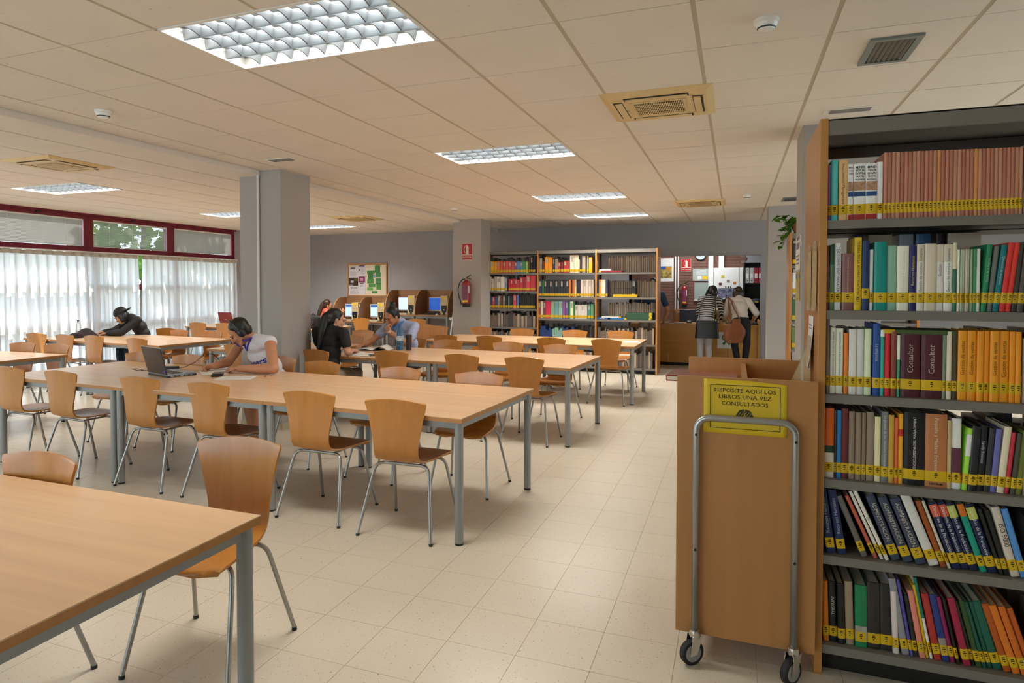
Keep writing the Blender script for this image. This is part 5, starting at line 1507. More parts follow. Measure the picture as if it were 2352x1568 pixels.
la = D.lights.new('office_fill_lamp', 'AREA'); la.shape = 'RECTANGLE'; la.size = 1.1; la.size_y = .5; la.energy = OFFICE_W; la.color = (.9, .95, 1)  # unseen lamp added to light the office interior
lo_ = D.objects.new('office_fill_lamp', la); COL.objects.link(lo_); lo_.location = (-.8, 14.1, 2.7)
t = thing('ceiling_light', 'unseen flat ceiling light added to light the office', 'ceiling light', (-.8, 14.1, 2.718))
MB().box(-.6, .6, -.3, .3, -.012, 0).build('housing', m_trough, t)

# ---------------------------------------------------------------- things on the tables
TZ = TH + .0005
def sheet(label, x, y, a, w=.21, d=.297, lines_=8, name='paper_sheet', cat='paper', th=.0012):
    t = thing(name, label, cat, (x, y, TZ), R(a))
    MB().box(-w / 2, w / 2, -d / 2, d / 2, 0, th).build('sheet', m_paper, t)
    if lines_:
        b = MB()
        for i in range(lines_):
            yy = d / 2 - .04 - i * (d - .08) / lines_
            b.box(-w / 2 + .02, w / 2 - .02 - random.uniform(0, .06), yy, yy + .004, th, th + .0003)
        b.build('print_lines', MATS['grey_print'], t)
    return t
sheet('printed sheet lying before the man with headphones', -3.86, 4.225, -66)
sheet('printed sheet at the aisle end of the table before the bookcases', -1.32, 8.95, 20)
sheet('white sheet in front of the capped person', -9.2, 7.22, 70)
sheet('white sheet on the table with the grey backpack', -7.0, 10.2, 60, lines_=0)
for i, (x, y, a) in enumerate(((-3.98, 6.22, 35), (-4.1, 6.36, 60), (-3.8, 6.18, -10))):
    sheet(['crumpled white sheet nearest the woman in black', 'white sheet beneath the crumpled one by the woman in black', 'white sheet with the phone beside the woman in black'][i], x, y, a, lines_=4).location.z += .0016 * i
# laptop of the man with headphones
lp = thing('laptop', 'open black laptop seen from behind on the second table', 'laptop', (-4.56, 4.075, TZ), R(-18))
mlb = mat('laptop_black', '0e0d10', .22, coat=.3)
MB().box(-.178, .178, 0, .25, 0, .012).build('base', m_black, lp, bevel=.003)
MB().box(-.176, .176, .004, .248, .012, .026).build('deck', mat('laptop_silver', '8a8a8e', .3, metal=.5), lp, bevel=.003)
ky = MB()
for r_ in range(5):
    for c_ in range(14):
        ky.box(-.15 + c_ * .0214, -.132 + c_ * .0214, .05 + r_ * .02, .067 + r_ * .02, .026, .0285)
tag(ky.build('keys', m_black, lp), kind='stuff')
MB().box(-.045, .045, .18, .235, .026, .0268).build('touchpad', m_grey, lp)
sc_o = MB().box(-.178, .178, -.008, .0, 0, .235).build('lid', mlb, lp, bevel=.003)
sc_o.location = (0, .006, .024); sc_o.rotation_euler = (R(14), 0, 0)
MB().box(-.16, .16, .0, .0012, .015, .222).build('screen', mat('screen_off', '101418', .1), sc_o)
MB().box(-.178, .178, -.0085, .0, .2305, .2365).build('lid_edge', m_steel, sc_o)
MB().box(.135, .158, -.0092, -.008, .012, .034).build('sticker', mat('violet_sticker', '5a4ad0', .4), sc_o)
for q in range(5):
    MB().box(.178, .1795, .03 + q * .04, .055 + q * .04, .004, .010).build('port', m_steel, lp)
pb = thing('power_adapter', 'black laptop power adapter with its cable on the table', 'power adapter', (-4.8, 4.43, TZ), R(28))
MB().box(-.07, .07, -.028, .028, 0, .032).build('brick', m_black, pb, bevel=.005)
MB().tube([(.07, 0, .016), (.12, .02, .02), (.2, .06, .06), (.26, .1, .12), (.33, .13, .13), (.4, .14, .06), (.45, .18, .01)], .0028, 6).build('cable', m_black, pb, True)
cb = thing('laptop_cable', 'thin black cable looping out behind the laptop', 'cable', (-4.8, 4.2, TZ))
MB().tube([(.1, .0, .004), (0, -.02, .02), (-.12, -.02, .035), (-.2, .0, .025), (-.2, .06, .005), (-.1, .12, .004), (.0, .2, .01)], .0028, 6).build('cord', m_black, cb, True)
nbk = thing('notebook', 'open notebook under the writing hand of the headphone man', 'notebook', (-4.29, 4.42, TZ), R(-40))
MB().box(-.15, .15, -.105, .105, 0, .006).build('pages', m_paper, nbk)
MB().box(-.155, -.148, -.11, .11, 0, .008).build('spiral', m_steel, nbk)
ph = thing('phone_case', 'black folded phone case beside the notebook', 'phone', (-4.1, 4.27, TZ), R(-50))
MB().box(-.075, .075, -.045, .045, 0, .018).build('lower_flap', m_black, ph, bevel=.005)
fl_ = MB().box(-.07, .07, -.042, .042, 0, .010).build('upper_flap', mat('phone_black', '18181c', .3), ph, bevel=.004)
fl_.location = (.015, .012, .019)
pn = thing('pen', 'red tipped pen lying on the table by the headphone man', 'pen', (-3.69, 4.42, TZ + .004), R(108))
MB().tube([(-.07, 0, 0), (.05, 0, 0)], .004, 8).build('barrel', mat('pen_clear', 'b8a890', .3), pn, True)
MB().tube([(-.075, 0, 0), (-.045, 0, 0)], .0048, 8).build('cap', mat('pen_red', 'b01c10', .4), pn, True)
# third row
wbm = mat('bottle_blue', '4c94d0', .1, trans=.75, alpha=.8)
wb_ = thing('water_bottle', 'blue tinted plastic water bottle on the third table', 'bottle', (-3.74, 6.8, TZ))
MB().lathe([(.0, 0), (.04, 0), (.046, .012), (.046, .05), (.043, .06), (.046, .07), (.046, .1), (.043, .11), (.046, .12), (.046, .2), (.04, .235), (.018, .275), (.015, .29)], 22).build('body', wbm, wb_, True)
MB().lathe([(.0468, .11), (.0468, .17)], 22).build('label_wrap', mat('bottle_label', 'a8b8c4', .5, var=.4, scale=(40, 40, 40)), wb_, True)
MB().lathe([(.017, .29), (.017, .31), (0, .31)], 14).build('cap', mat('bottle_cap', '2a5cb0', .4), wb_, True)
tf = thing('thermos', 'dark brown tumbler beside the blue water bottle', 'tumbler', (-3.62, 6.8, TZ))
MB().lathe([(.0, 0), (.032, 0), (.036, .15), (.037, .16)], 20).build('body', mat('tumbler_brown', '1e1412', .3), tf, True)
MB().lathe([(.039, .155), (.039, .185), (.03, .19), (0, .19)], 20).build('lid', m_black, tf, True)
ob_ = thing('open_book', 'open book with a raised page before the blue-shirted person', 'book', (-4.02, 6.72, TZ), R(12))
MB().sheet(lambda u, v: (-.2 + .2 * u, -.13 + .26 * v, .006 + .03 * math.sin(math.pi * u) * .6), 10, 2, .004).build('left_page', m_paper, ob_, True, ang=0)
MB().sheet(lambda u, v: (.2 * u, -.13 + .26 * v, .008 + .045 * math.sin(math.pi * min(1, u * 1.1))), 10, 2, .004).build('right_page', m_paper, ob_, True, ang=0)
MB().box(-.2, .2, -.135, .135, 0, .003).build('cover', m_black, ob_)
sheet('white sheet left of the open book, under the writing hand', -4.26, 6.6, 15)
fl2 = thing('folder', 'dark flat folder left of the open book', 'folder', (-4.22, 6.85, TZ), R(8))
MB().box(-.13, .13, -.09, .09, 0, .012).build('cover', mat('folder_grey', '3a3836', .5), fl2, bevel=.003)
MB().box(-.126, .132, -.086, .086, .003, .009).build('pages', m_paper, fl2)
pp = thing('phone', 'grey phone lying near the woman in black', 'phone', (-3.72, 6.14, TZ), R(40))
MB().box(-.035, .035, -.07, .07, 0, .009).build('body', mat('phone_grey', '4a4a4c', .25), pp, bevel=.003)
MB().box(-.031, .031, -.06, .06, .009, .0095).build('screen', mat('phone_glass', '202024', .1), pp)
# left tables
bgp = thing('backpack', 'dark purple-brown bag lying on the table by the curtains', 'bag', (-9.15, 6.86, TZ), R(60))
mbg = mat('bag_cloth', '2a1e22', .8, bump=.5, bscale=25)
MB().sheet(lambda u, v: ((-.19 + .38 * u), (-.13 + .26 * v), .01 + .13 * (math.sin(math.pi * u) ** .6) * (math.sin(math.pi * v) ** .5) * (.75 + .25 * math.sin(9 * u + 4 * v))), 18, 14, .01).build('body', mbg, bgp, True, ang=0)
MB().tube([(-.15, -.12, .02), (-.2, -.18, .012), (-.1, -.2, .01), (0, -.15, .015)], .012, 6).build('strap', mbg, bgp, True)
cbt = thing('clear_bottle', 'clear plastic bottle behind the dark bag by the curtains', 'bottle', (-9.42, 6.98, TZ))
MB().lathe([(.0, 0), (.034, 0), (.035, .16), (.028, .19), (.014, .21), (.014, .225)], 16).build('body', mat('clear_bottle', 'd8e0e4', .06, trans=.85, alpha=.6), cbt, True)
MB().lathe([(.016, .225), (.016, .245), (0, .245)], 12).build('cap', mat('cap_dark', '1c2c3c', .4), cbt, True)
rl = thing('laptop', 'red laptop seen from behind on the table by the curtains', 'laptop', (-9.2, 9.85, TZ), R(-8))
MB().box(-.19, .19, 0, .26, 0, .022).build('base', m_black, rl, bevel=.004)
l_ = MB().box(-.19, .19, -.012, 0, 0, .25).build('lid', mat('laptop_red', '7c0c1c', .3, coat=.3), rl, bevel=.005)
l_.location = (0, .004, .022); l_.rotation_euler = (R(14), 0, 0)
MB().box(-.04, .04, -.0132, -.012, .1, .115).build('badge', m_steel, l_)
bp = thing('backpack', 'dark grey backpack standing on the table right of the near column', 'bag', (-7.18, 9.8, TZ), R(5))
mgb = mat('backpack_cloth', '2a2826', .85, bump=.4, bscale=40)
MB().sheet(lambda u, v: (.17 * math.cos(2 * math.pi * u) * (.85 + .15 * math.sin(math.pi * v)) * (1 if v < .8 else 1 - (v - .8) * 2.2), .11 * math.sin(2 * math.pi * u) * (1 if v < .8 else 1 - (v - .8) * 2.5), .24 * v), 24, 10).build('body', mgb, bp, True, ang=0)
MB().sheet(lambda u, v: (-.1 + .2 * u, -.11 - .035 * math.sin(math.pi * u) * math.sin(math.pi * v), .02 + .12 * v), 8, 6, .01).build('front_pocket', mgb, bp, True, ang=0)
MB().tube([(-.05, .02, .23), (0, .02, .27), (.05, .02, .23)], .009, 6).build('handle', mgb, bp, True)
# ---------------------------------------------------------------- people
V = Vector
def ball(c, r, mb, rot=None, n=10):
    """closed ellipsoid; r = radii along the columns of rot"""
    c = V(c)
    rr = V((r, r, r)) if isinstance(r, (int, float)) else V(r)
    vs = [(0, 0, 1)]
    for i in range(1, n):
        a = math.pi * i / n
        for j in range(2 * n):
            b = math.pi * j / n
            vs.append((math.sin(a) * math.cos(b), math.sin(a) * math.sin(b), math.cos(a)))
    vs.append((0, 0, -1))
    m = rot if rot is not None else Matrix.Identity(3)
    P = [c + m @ V((p[0] * rr.x, p[1] * rr.y, p[2] * rr.z)) for p in vs]
    w = 2 * n
    fs = [(0, 1 + j, 1 + (j + 1) % w) for j in range(w)]
    for i in range(n - 2):
        for j in range(w):
            a, b = 1 + i * w + j, 1 + i * w + (j + 1) % w
            fs.append((a, a + w, b + w, b))
    l = len(P) - 1
    o = 1 + (n - 2) * w
    fs += [(l, o + (j + 1) % w, o + j) for j in range(w)]
    mb.put(P, fs)

class Flesh:
    """union of rounded cones and ellipsoids grown into one continuous skin; each shape carries a material slot"""
    def __init__(s):
        s.p = []
    def cone(s, a, b, ra, rb, m=0):
        s.p.append(('c', V(a), V(b), ra, rb, m)); return s
    def ell(s, c, r, rot=None, m=0):
        s.p.append(('e', V(c), V(r) if not isinstance(r, (int, float)) else V((r, r, r)), rot if rot is not None else Matrix.Identity(3), None, m)); return s
    def build(s, name, mats, parent, base, voxel=.008, smooth=3):
        mb = MB()
        for q in s.p:
            if q[0] == 'c':
                _, a, b, ra, rb, m = q
                n = 6 if max(ra, rb) < .02 else 9
                ball(a, ra, mb, n=n); ball(b, rb, mb, n=n)
                if (b - a).length > 1e-4:
                    mb.tube([a, b], [ra, rb], 12 if n == 6 else 18)
            else:
                ball(q[1], q[2], mb, q[3], 10)
        me = mb.mesh(name, m_skin)
        o = D.objects.new('tmp', me); COL.objects.link(o)
        r = o.modifiers.new('r', 'REMESH'); r.mode = 'VOXEL'; r.voxel_size = voxel; r.adaptivity = 0
        sm = o.modifiers.new('s', 'SMOOTH'); sm.factor = .5; sm.iterations = smooth
        out = D.meshes.new_from_object(o.evaluated_get(bpy.context.evaluated_depsgraph_get()))
        D.objects.remove(o); D.meshes.remove(me)
        out.materials.clear()
        for m in mats:
            out.materials.append(m)
        n = len(out.polygons)
        cen = np.zeros(n * 3); out.polygons.foreach_get('center', cen); cen = cen.reshape(-1, 3)
        best = np.full(n, 1e9); mi = np.zeros(n, int)
        for q in s.p:
            if q[0] == 'c':
                _, a, b, ra, rb, m = q
                a_ = np.array(a); d = np.array(b - a); L2 = max(d @ d, 1e-9)
                t = np.clip((cen - a_) @ d / L2, 0, 1)
                dist = np.linalg.norm(cen - a_ - t[:, None] * d, axis=1) - (ra + (rb - ra) * t)
            else:
                _, c, rr, rot, _, m = q
                l = (cen - np.array(c)) @ np.array(rot)
                ra = np.array(rr)
                k = np.linalg.norm(l / ra, axis=1)
                dist = (k - 1) * np.linalg.norm(l, axis=1) / np.maximum(k, 1e-6)
            up = dist < best
            best[up] = dist[up]; mi[up] = m
        out.polygons.foreach_set('material_index', mi.astype(np.int32))
        out.polygons.foreach_set('use_smooth', [True] * n)
        out.transform(Matrix.Translation(-V(base)))
        out.name = name
        oo = D.objects.new(name, out); COL.objects.link(oo)
        oo.parent = parent
        return oo

def frame3(f, up=(0, 0, 1)):
    f = V(f).normalized()
    r = f.cross(V(up)).normalized()
    u = r.cross(f).normalized()
    return r, f, u

def hand(F, wr, d, n, thumb, curl=.5, m=0, grip=0):
    """palm normal n, fingers along d, thumb on side +1/-1 of d x n"""
    wr = V(wr); d = V(d).normalized(); n = V(n); n = (n - d * n.dot(d)).normalized(); s = d.cross(n)
    rot = Matrix((s, d, n)).transposed()
    F.ell(wr + d * .045, (.040, .050, .017), rot, m)
    F.ell(wr + d * .075, (.039, .02, .014), rot, m)
    for i, (o, L) in enumerate(((-.030, .060), (-.0105, .074), (.0095, .078), (.029, .070))):
        o *= -thumb * -1
        b = wr + d * .083 + s * (o * -1 * thumb * thumb)
        c = curl * (1 + .12 * i)
        d1 = d * math.cos(c) + n * math.sin(c)
        d2 = d * math.cos(2.1 * c) + n * math.sin(2.1 * c)
        k = b + d1 * L * .55
        F.cone(b, k, .0092, .0086, m)
        F.cone(k, k + d2 * L * .5, .0086, .0074, m)
    b = wr + d * .02 + s * thumb * .03
    k = b + (d * .62 + s * thumb * .7 + n * (.25 + grip)).normalized() * .042
    F.cone(b, k, .0125, .0105, m)
    F.cone(k, k + (d * .9 + s * thumb * .1 + n * (.35 + grip)).normalized() * .034, .0105, .0085, m)

def person(label, J, mats, hair='short', sleeve=.55, shorts=0, voxel=.008, cat='person', build=1.0, hair_mat=None, collar=True, extra=None, female=False, shoe=None):
    """mats: skin, shirt, trousers, shoes. J holds world joints"""
    base = V((J['pelvis'][0], J['pelvis'][1], 0))
    t = thing('person', label, cat, base, 0)
    F = Flesh()
    g = lambda k: V(J[k])
    SK, SH, TR, SO = 0, 1, 2, 3
    pel, che, nk, hd = g('pelvis'), g('chest'), g('neck'), g('head')
    sl, sr = g('shL'), g('shR')
    b = build
    rt = (sr - sl).normalized()
    sp = (nk - pel).normalized()
    fw = sp.cross(rt).normalized() * -1
    fw = rt.cross(sp).normalized() * -1
    rot = Matrix((rt, rt.cross(sp).normalized(), sp)).transposed()
    hr = (g('hipR') - g('hipL')).normalized()
    rotp = Matrix((hr, hr.cross(V((0, 0, 1))).normalized(), V((0, 0, 1)))).transposed()
    F.ell(pel + V((0, 0, .0)), (.168 * b, .115 * b, .115), rotp, TR)
    for i, (f, rx, ry, rz) in enumerate(((.22, .150, .108, .11), (.45, .148, .110, .12), (.68, .158, .112, .12), (.86, .150, .098, .085))):
        F.ell(pel.lerp(che, min(1, f / .7)) if f < .7 else che.lerp(nk, (f - .7) / .3), (rx * b, ry * b, rz), rot, SH)
    if female:
        fd = rt.cross(sp).normalized() * (-1 if (rt.cross(sp)).dot(V(J['face'])) < 0 else 1)
        for s_ in (-1, 1):
            F.ell(che.lerp(nk, .05) + rt * .06 * s_ + fd * .075, (.055, .05, .055), rot, SH)
    for s_ in (sl, sr):
        F.cone(che.lerp(nk, .72), s_, .072 * b, .060 * b, SH)
    F.cone(che.lerp(nk, .75), nk.lerp(hd, .45), .060 * b, .052 * b, SK)
    if collar:
        F.cone(che.lerp(nk, .86), che.lerp(nk, .97), .082 * b, .066 * b, SH)
    for k in 'LR':
        s_, e, w = g('sh' + k), g('el' + k), g('wr' + k)
        F.cone(s_, e, .050 * b, .040 * b, SK)
        F.cone(e, e.lerp(w, .35), .041 * b, .041 * b, SK); F.cone(e.lerp(w, .35), w, .041 * b, .027 * b, SK)
        if sleeve > 0:
            if sleeve <= 1:
                F.cone(s_, s_.lerp(e, sleeve), .063 * b, .060 * b, SH)
            else:
                F.cone(s_, e, .063 * b, .054 * b, SH); F.cone(e, e.lerp(w, sleeve - 1), .054 * b, .043 * b, SH)
        else:
            F.ell(s_.lerp(nk, .18), (.06, .06, .055), None, SH)
        if 'hd' + k in J:
            d, n, th, cu = J['hd' + k]
            hand(F, w, d, n, th, cu, SK)
        h, kn, an = g('hip' + k), g('kn' + k), g('an' + k)
        m2 = TR
        F.cone(h, kn, .092 * b, .066 * b, TR)
        if shorts:
            F.cone(kn, kn.lerp(an, .3), .056 * b, .058 * b, SK); F.cone(kn.lerp(an, .3), an, .058 * b, .037 * b, SK)
        else:
            F.cone(kn, kn.lerp(an, .3), .064 * b, .062 * b, TR); F.cone(kn.lerp(an, .3), an, .062 * b, .046 * b, TR)
        td = V(J['toe']).normalized()
        F.cone(an + V((0, 0, -.035)) - td * .03, an + V((0, 0, -.045)) + td * .07, .036, .034, SO)
        F.cone(an + V((0, 0, -.045)) + td * .07, an + V((0, 0, -.05)) + td * .15, .034, .028, SO)
    # head
    r, f, u = frame3(J['face'], J.get('up', (0, 0, 1)))
    H = Matrix((r, f, u)).transposed()
    P = lambda a, b_, c: hd + r * a + f * b_ + u * c
    F.ell(P(0, -.012, .022), (.073, .090, .084), H, SK)
    F.ell(P(0, .024, -.038), (.058, .062, .082), H, SK)
    F.ell(P(0, .060, -.100), (.027, .024, .02), H, SK)
    for s_ in (-1, 1):
        F.cone(P(.052 * s_, .0, -.055), P(.018 * s_, .058, -.1), .024, .019, SK)
        F.ell(P(.074 * s_, -.008, -.022), (.011, .019, .03), H, SK)
        F.ell(P(.036 * s_, .062, -.032), (.024, .02, .022), H, SK)
        F.ell(P(.03 * s_, .075, .012), (.028, .014, .010), H, SK)
    F.cone(P(0, .086, -.004), P(0, .104, -.044), .008, .0125, SK)
    F.ell(P(0, .096, -.046), (.017, .010, .009), H, SK)
    F.ell(P(0, .082, -.074), (.023, .012, .0085), H, 4)
    F.build('body', list(mats) + [m_lip], t, base, voxel)
    eb = MB()
    for s_ in (-1, 1):
        ball(P(.031 * s_, .081, -.009), (.013, .007, .0065), eb, H, 6)
    for s_ in (-1, 1):
        ball(P(.032 * s_, .088, .012), (.020, .005, .0045), eb, H, 6)
    eb.m = Matrix.Identity(4)
    me = eb.mesh('eyes', m_eye, True); me.transform(Matrix.Translation(-base))
    link_mesh('eyes', me, t)
    # hair
    hm = hair_mat or m_hair
    G = Flesh()
    G.ell(P(0, -.026, .036), (.081, .094, .084), H)
    G.ell(P(0, -.055, -.02), (.072, .055, .07), H)
    for s_ in (-1, 1):
        G.ell(P(.062 * s_, -.012, .012), (.018, .04, .045), H)
    if hair == 'bun':
        G.ell(P(0, -.07, .125), (.045, .045, .042), H)
    if hair == 'pony':
        G.ell(P(0, -.1, .02), (.04, .04, .045), H)
        dn = V(J.get('tail', (0, 0, -1))).normalized()
        a = P(0, -.12, .0)
        G.cone(a, a + dn * .16, .042, .05); G.cone(a + dn * .16, a + dn * .36, .05, .018)
    if hair in ('long', 'bob'):
        L = .30 if hair == 'long' else .1
        for s_ in (-1, 0, 1):
            a = P(.05 * s_, -.06, -.02); d2 = V((0, 0, -1)) * L + r * .02 * s_ - f * .02
            G.cone(a, a + d2 * .5, .046, .048); G.cone(a + d2 * .5, a + d2, .048, .022 if hair == 'long' else .034)
        for s_ in (-1, 1):
            G.cone(P(.068 * s_, .01, .0), P(.07 * s_, .02, -.1), .022, .014)
    G.build('hair', [hm], t, base, max(voxel, .007), 2)
    if extra:
        extra(t, base, P, H, dict(rt=rt, sp=sp, che=che, nk=nk, pel=pel))
    return t
def tube_part(name, pts, r, m, t, base, seg=8):
    mb = MB().tube([V(p) - base for p in pts], r, seg)
    return mb.build(name, m, t, True)

m_jersey = mat('jersey_white', 'cfcacb', .75, bump=.15, bscale=30)
m_trim = mat('jersey_purple', '33208c', .6)
def jersey_bits(t, base, P, H, B):
    # headphones: band over the crown with two cups
    mbk = mat('headphone_black', '1a1a1a', .4)
    pts = [P(.087 * math.cos(a), -.005, .005 + .118 * math.sin(a)) for a in [math.pi * (q / 14) for q in range(15)]]
    tube_part('headphone_band', pts, .013, mbk, t, base)
    for s_ in (-1, 1):
        mb = MB(); ball(P(.09 * s_, -.006, -.02), (.018, .036, .042), mb, H, 8)
        me = mb.mesh('headphone_cup', mbk, True); me.transform(Matrix.Translation(-base)); link_mesh('headphone_cup', me, t)
    # v collar and lettering wrapped on the chest
    body = [c for c in t.children if c.name.startswith('body')][0]
    dg = bpy.context.evaluated_depsgraph_get()
    bv = BVHTree.FromPolygons([v.co + base for v in body.data.vertices], [tuple(p.vertices) for p in body.data.polygons])
    sp, rt = B['sp'], B['rt']
    fd = sp.cross(rt).normalized()
    if fd.dot(V((-.3, -1, 0))) < 0:
        fd = -fd
    cc = B['che'].lerp(B['nk'], .2)
    def on_chest(a, b_, lift=.004):
        o = cc + rt * -a + sp * b_ + fd * .5
        hit = bv.ray_cast(o, -fd)
        return (hit[0] + fd * lift - base) if hit[0] is not None else (o - fd * .37 - base)
    left = [on_chest(-.075 + .075 * q / 8, .19 - .13 * q / 8) for q in range(9)]
    right = [on_chest(.075 - .075 * q / 8, .19 - .13 * q / 8) for q in range(9)]
    for side in (left, right):
        MB().tube(side, .009, 6).build('collar_trim', m_trim, t, True)
    me = text_mesh('Clippers', .085, shear=.3, bold=.002)
    for v in me.vertices:
        p_ = on_chest(v.co.x * .95 + .0, v.co.y - .075 + .12 * v.co.x)
        v.co = p_
    me.materials.append(m_trim)
    link_mesh('jersey_lettering', me, t)
    MB().tube([V((B['pel'].x - base.x + q_, .0, .0)) for q_ in (0, .001)], .001, 4)
# P1: man with headphones writing
P1 = person('man in a white basketball jersey and headphones, writing at the table', dict(
    pelvis=(-4.02, 4.96, .54), chest=(-4.10, 4.82, .88), neck=(-4.15, 4.74, 1.045), head=(-4.215, 4.655, 1.095), face=(-.50, -.52, -.62), up=(-.25, -.2, 1),
    shL=(-3.92, 4.72, 1.0), elL=(-3.70, 4.50, .795), wrL=(-4.05, 4.47, .785), hdL=((-1, .02, -.05), (0, 0, -1), 1, .35),
    shR=(-4.36, 4.86, .99), elR=(-4.40, 4.72, .80), wrR=(-4.37, 4.50, .79), hdR=((-.35, -.9, -.05), (.5, -.2, -.75), -1, .8),
    hipL=(-3.93, 4.95, .53), hipR=(-4.12, 4.98, .53), knL=(-3.98, 4.52, .52), knR=(-4.24, 4.54, .52), anL=(-3.98, 4.60, .09), anR=(-4.24, 4.60, .09), toe=(-.2, -1, 0)),
    (m_skin, m_jersey, mat('shorts_brown', '5a3626', .8), m_black), 'short', 0, 1, .0065, build=1.04, collar=False, extra=jersey_bits)
pn = thing('pencil', 'yellow pencil held by the man with headphones', 'pencil', (-4.405, 4.41, .765))
MB().tube([(0, 0, 0), (.03, .0, .14)], .0038, 6).build('shaft', mat('pencil_yellow', 'c89028', .4), pn)
MB().tube([(0, 0, 0), (-.003, 0, -.014)], [.0036, .0006], 6).build('tip', mat('pencil_wood', 'c8a878', .6), pn)

# P2: capped person by the curtains
m_jk = mat('jacket_black', '141318', .7, bump=.2, bscale=20)
def cap_bits(t, base, P, H, B):
    mb = MB()
    ball(P(0, -.02, .05), (.09, .104, .085), mb, H, 10)
    me = mb.mesh('cap', mat('cap_black', '0c0c0e', .6), True); me.transform(Matrix.Translation(-base)); o = link_mesh('cap', me, t)
    mb = MB()
    ball(P(0, -.135, .02), (.062, .06, .012), mb, H, 8)
    me = mb.mesh('cap_peak', MATS['cap_black'], True); me.transform(Matrix.Translation(-base)); link_mesh('cap_peak', me, o)
person('person in a black jacket and reversed cap bent over the table by the curtains', dict(
    pelvis=(-8.78, 7.70, .54), chest=(-8.86, 7.58, .87), neck=(-8.93, 7.48, 1.02), head=(-9.03, 7.40, 1.045), face=(-.72, -.45, -.62), up=(-.5, -.3, 1),
    shL=(-8.70, 7.42, .98), elL=(-8.78, 7.20, .80), wrL=(-9.02, 7.16, .785), hdL=((-1, .0, -.05), (0, 0, -1), 1, .4),
    shR=(-9.08, 7.66, .97), elR=(-9.22, 7.42, .80), wrR=(-9.17, 7.20, .79), hdR=((-.1, -1, 0), (.3, 0, -1), -1, .7),
    hipL=(-8.69, 7.66, .53), hipR=(-8.87, 7.74, .53), knL=(-8.72, 7.28, .52), knR=(-8.98, 7.34, .52), anL=(-8.72, 7.32, .09), anR=(-8.98, 7.36, .09), toe=(-.2, -1, 0)),
    (m_skin2, m_jk, mat('jeans', '22384c', .8), m_black), 'bob', 1.9, 0, .009, extra=cap_bits)

# P3: woman in black with long dark ponytail, back to the viewer
person('woman in a black T-shirt with long dark hair, seen from behind', dict(
    pelvis=(-4.13, 5.90, .55), chest=(-4.14, 5.97, .90), neck=(-4.12, 6.00, 1.06), head=(-4.11, 6.03, 1.145), face=(.62, .70, -.25), up=(0, .1, 1), tail=(-.12, -.2, -1),
    shL=(-4.33, 5.98, 1.005), elL=(-4.36, 6.08, .80), wrL=(-4.27, 6.32, .785), hdL=((.3, 1, 0), (0, 0, -1), 1, .4),
    shR=(-3.95, 5.94, 1.0), elR=(-3.89, 5.92, .80), wrR=(-3.98, 6.14, .79), hdR=((-.3, 1, 0), (0, 0, -1), -1, .4),
    hipL=(-4.21, 5.90, .53), hipR=(-4.04, 5.90, .53), knL=(-4.24, 6.32, .52), knR=(-4.02, 6.32, .52), anL=(-4.24, 6.30, .09), anR=(-4.02, 6.30, .09), toe=(0, 1, 0)),
    (m_skin2, mat('tee_black', '131313', .8, bump=.15, bscale=22), mat('trousers_taupe', '8a7c6c', .8), m_black), 'pony', .6, 0, .008, build=.92, female=True)

# P4: person in a pale blue shirt with a hair bun, hand at the mouth
m_blue = mat('shirt_blue', '9ca6c2', .8, var=.14, scale=(1, 1, 160))
def watch(t, base, P, H, B):
    tube_part('wristwatch', [(-3.955, 6.94, .925), (-3.95, 6.955, .95)], .033, mat('watch_cream', 'c8bca4', .4), t, base, 12)
    c0 = B['nk']
    tube_part('shirt_collar', [c0 + V((.07, .0, -.0)), c0 + V((.04, -.09, -.03)), c0 + V((0, -.125, -.1))], .016, mat('collar_blue', '3c6ca8', .7), t, base)
    tube_part('shirt_collar', [c0 + V((-.07, .0, -.0)), c0 + V((-.045, -.085, -.03)), c0 + V((0, -.125, -.1))], .016, MATS['collar_blue'], t, base)
person('person in a pale blue shirt with a hair bun, resting chin on a fist', dict(
    pelvis=(-3.92, 7.42, .55), chest=(-3.93, 7.30, .90), neck=(-3.97, 7.20, 1.065), head=(-4.02, 7.10, 1.135), face=(-.35, -.85, -.42), up=(0, -.1, 1),
    shL=(-3.77, 7.24, 1.0), elL=(-3.73, 6.98, .80), wrL=(-3.955, 6.945, .945), hdL=((-.62, .12, .75), (.2, .9, -.1), 1, 1.0),
    shR=(-4.15, 7.28, 1.0), elR=(-4.27, 7.08, .83), wrR=(-4.24, 6.84, .79), hdR=((-.2, -1, -.05), (0, 0, -1), -1, .35),
    hipL=(-3.83, 7.42, .53), hipR=(-4.01, 7.42, .53), knL=(-3.84, 6.98, .52), knR=(-4.06, 6.98, .52), anL=(-3.84, 7.02, .09), anR=(-4.06, 7.02, .09), toe=(0, -1, 0)),
    (m_skin, m_blue, mat('trousers_dark', '2c2c34', .8), m_black), 'bun', .62, 0, .0075, extra=watch)

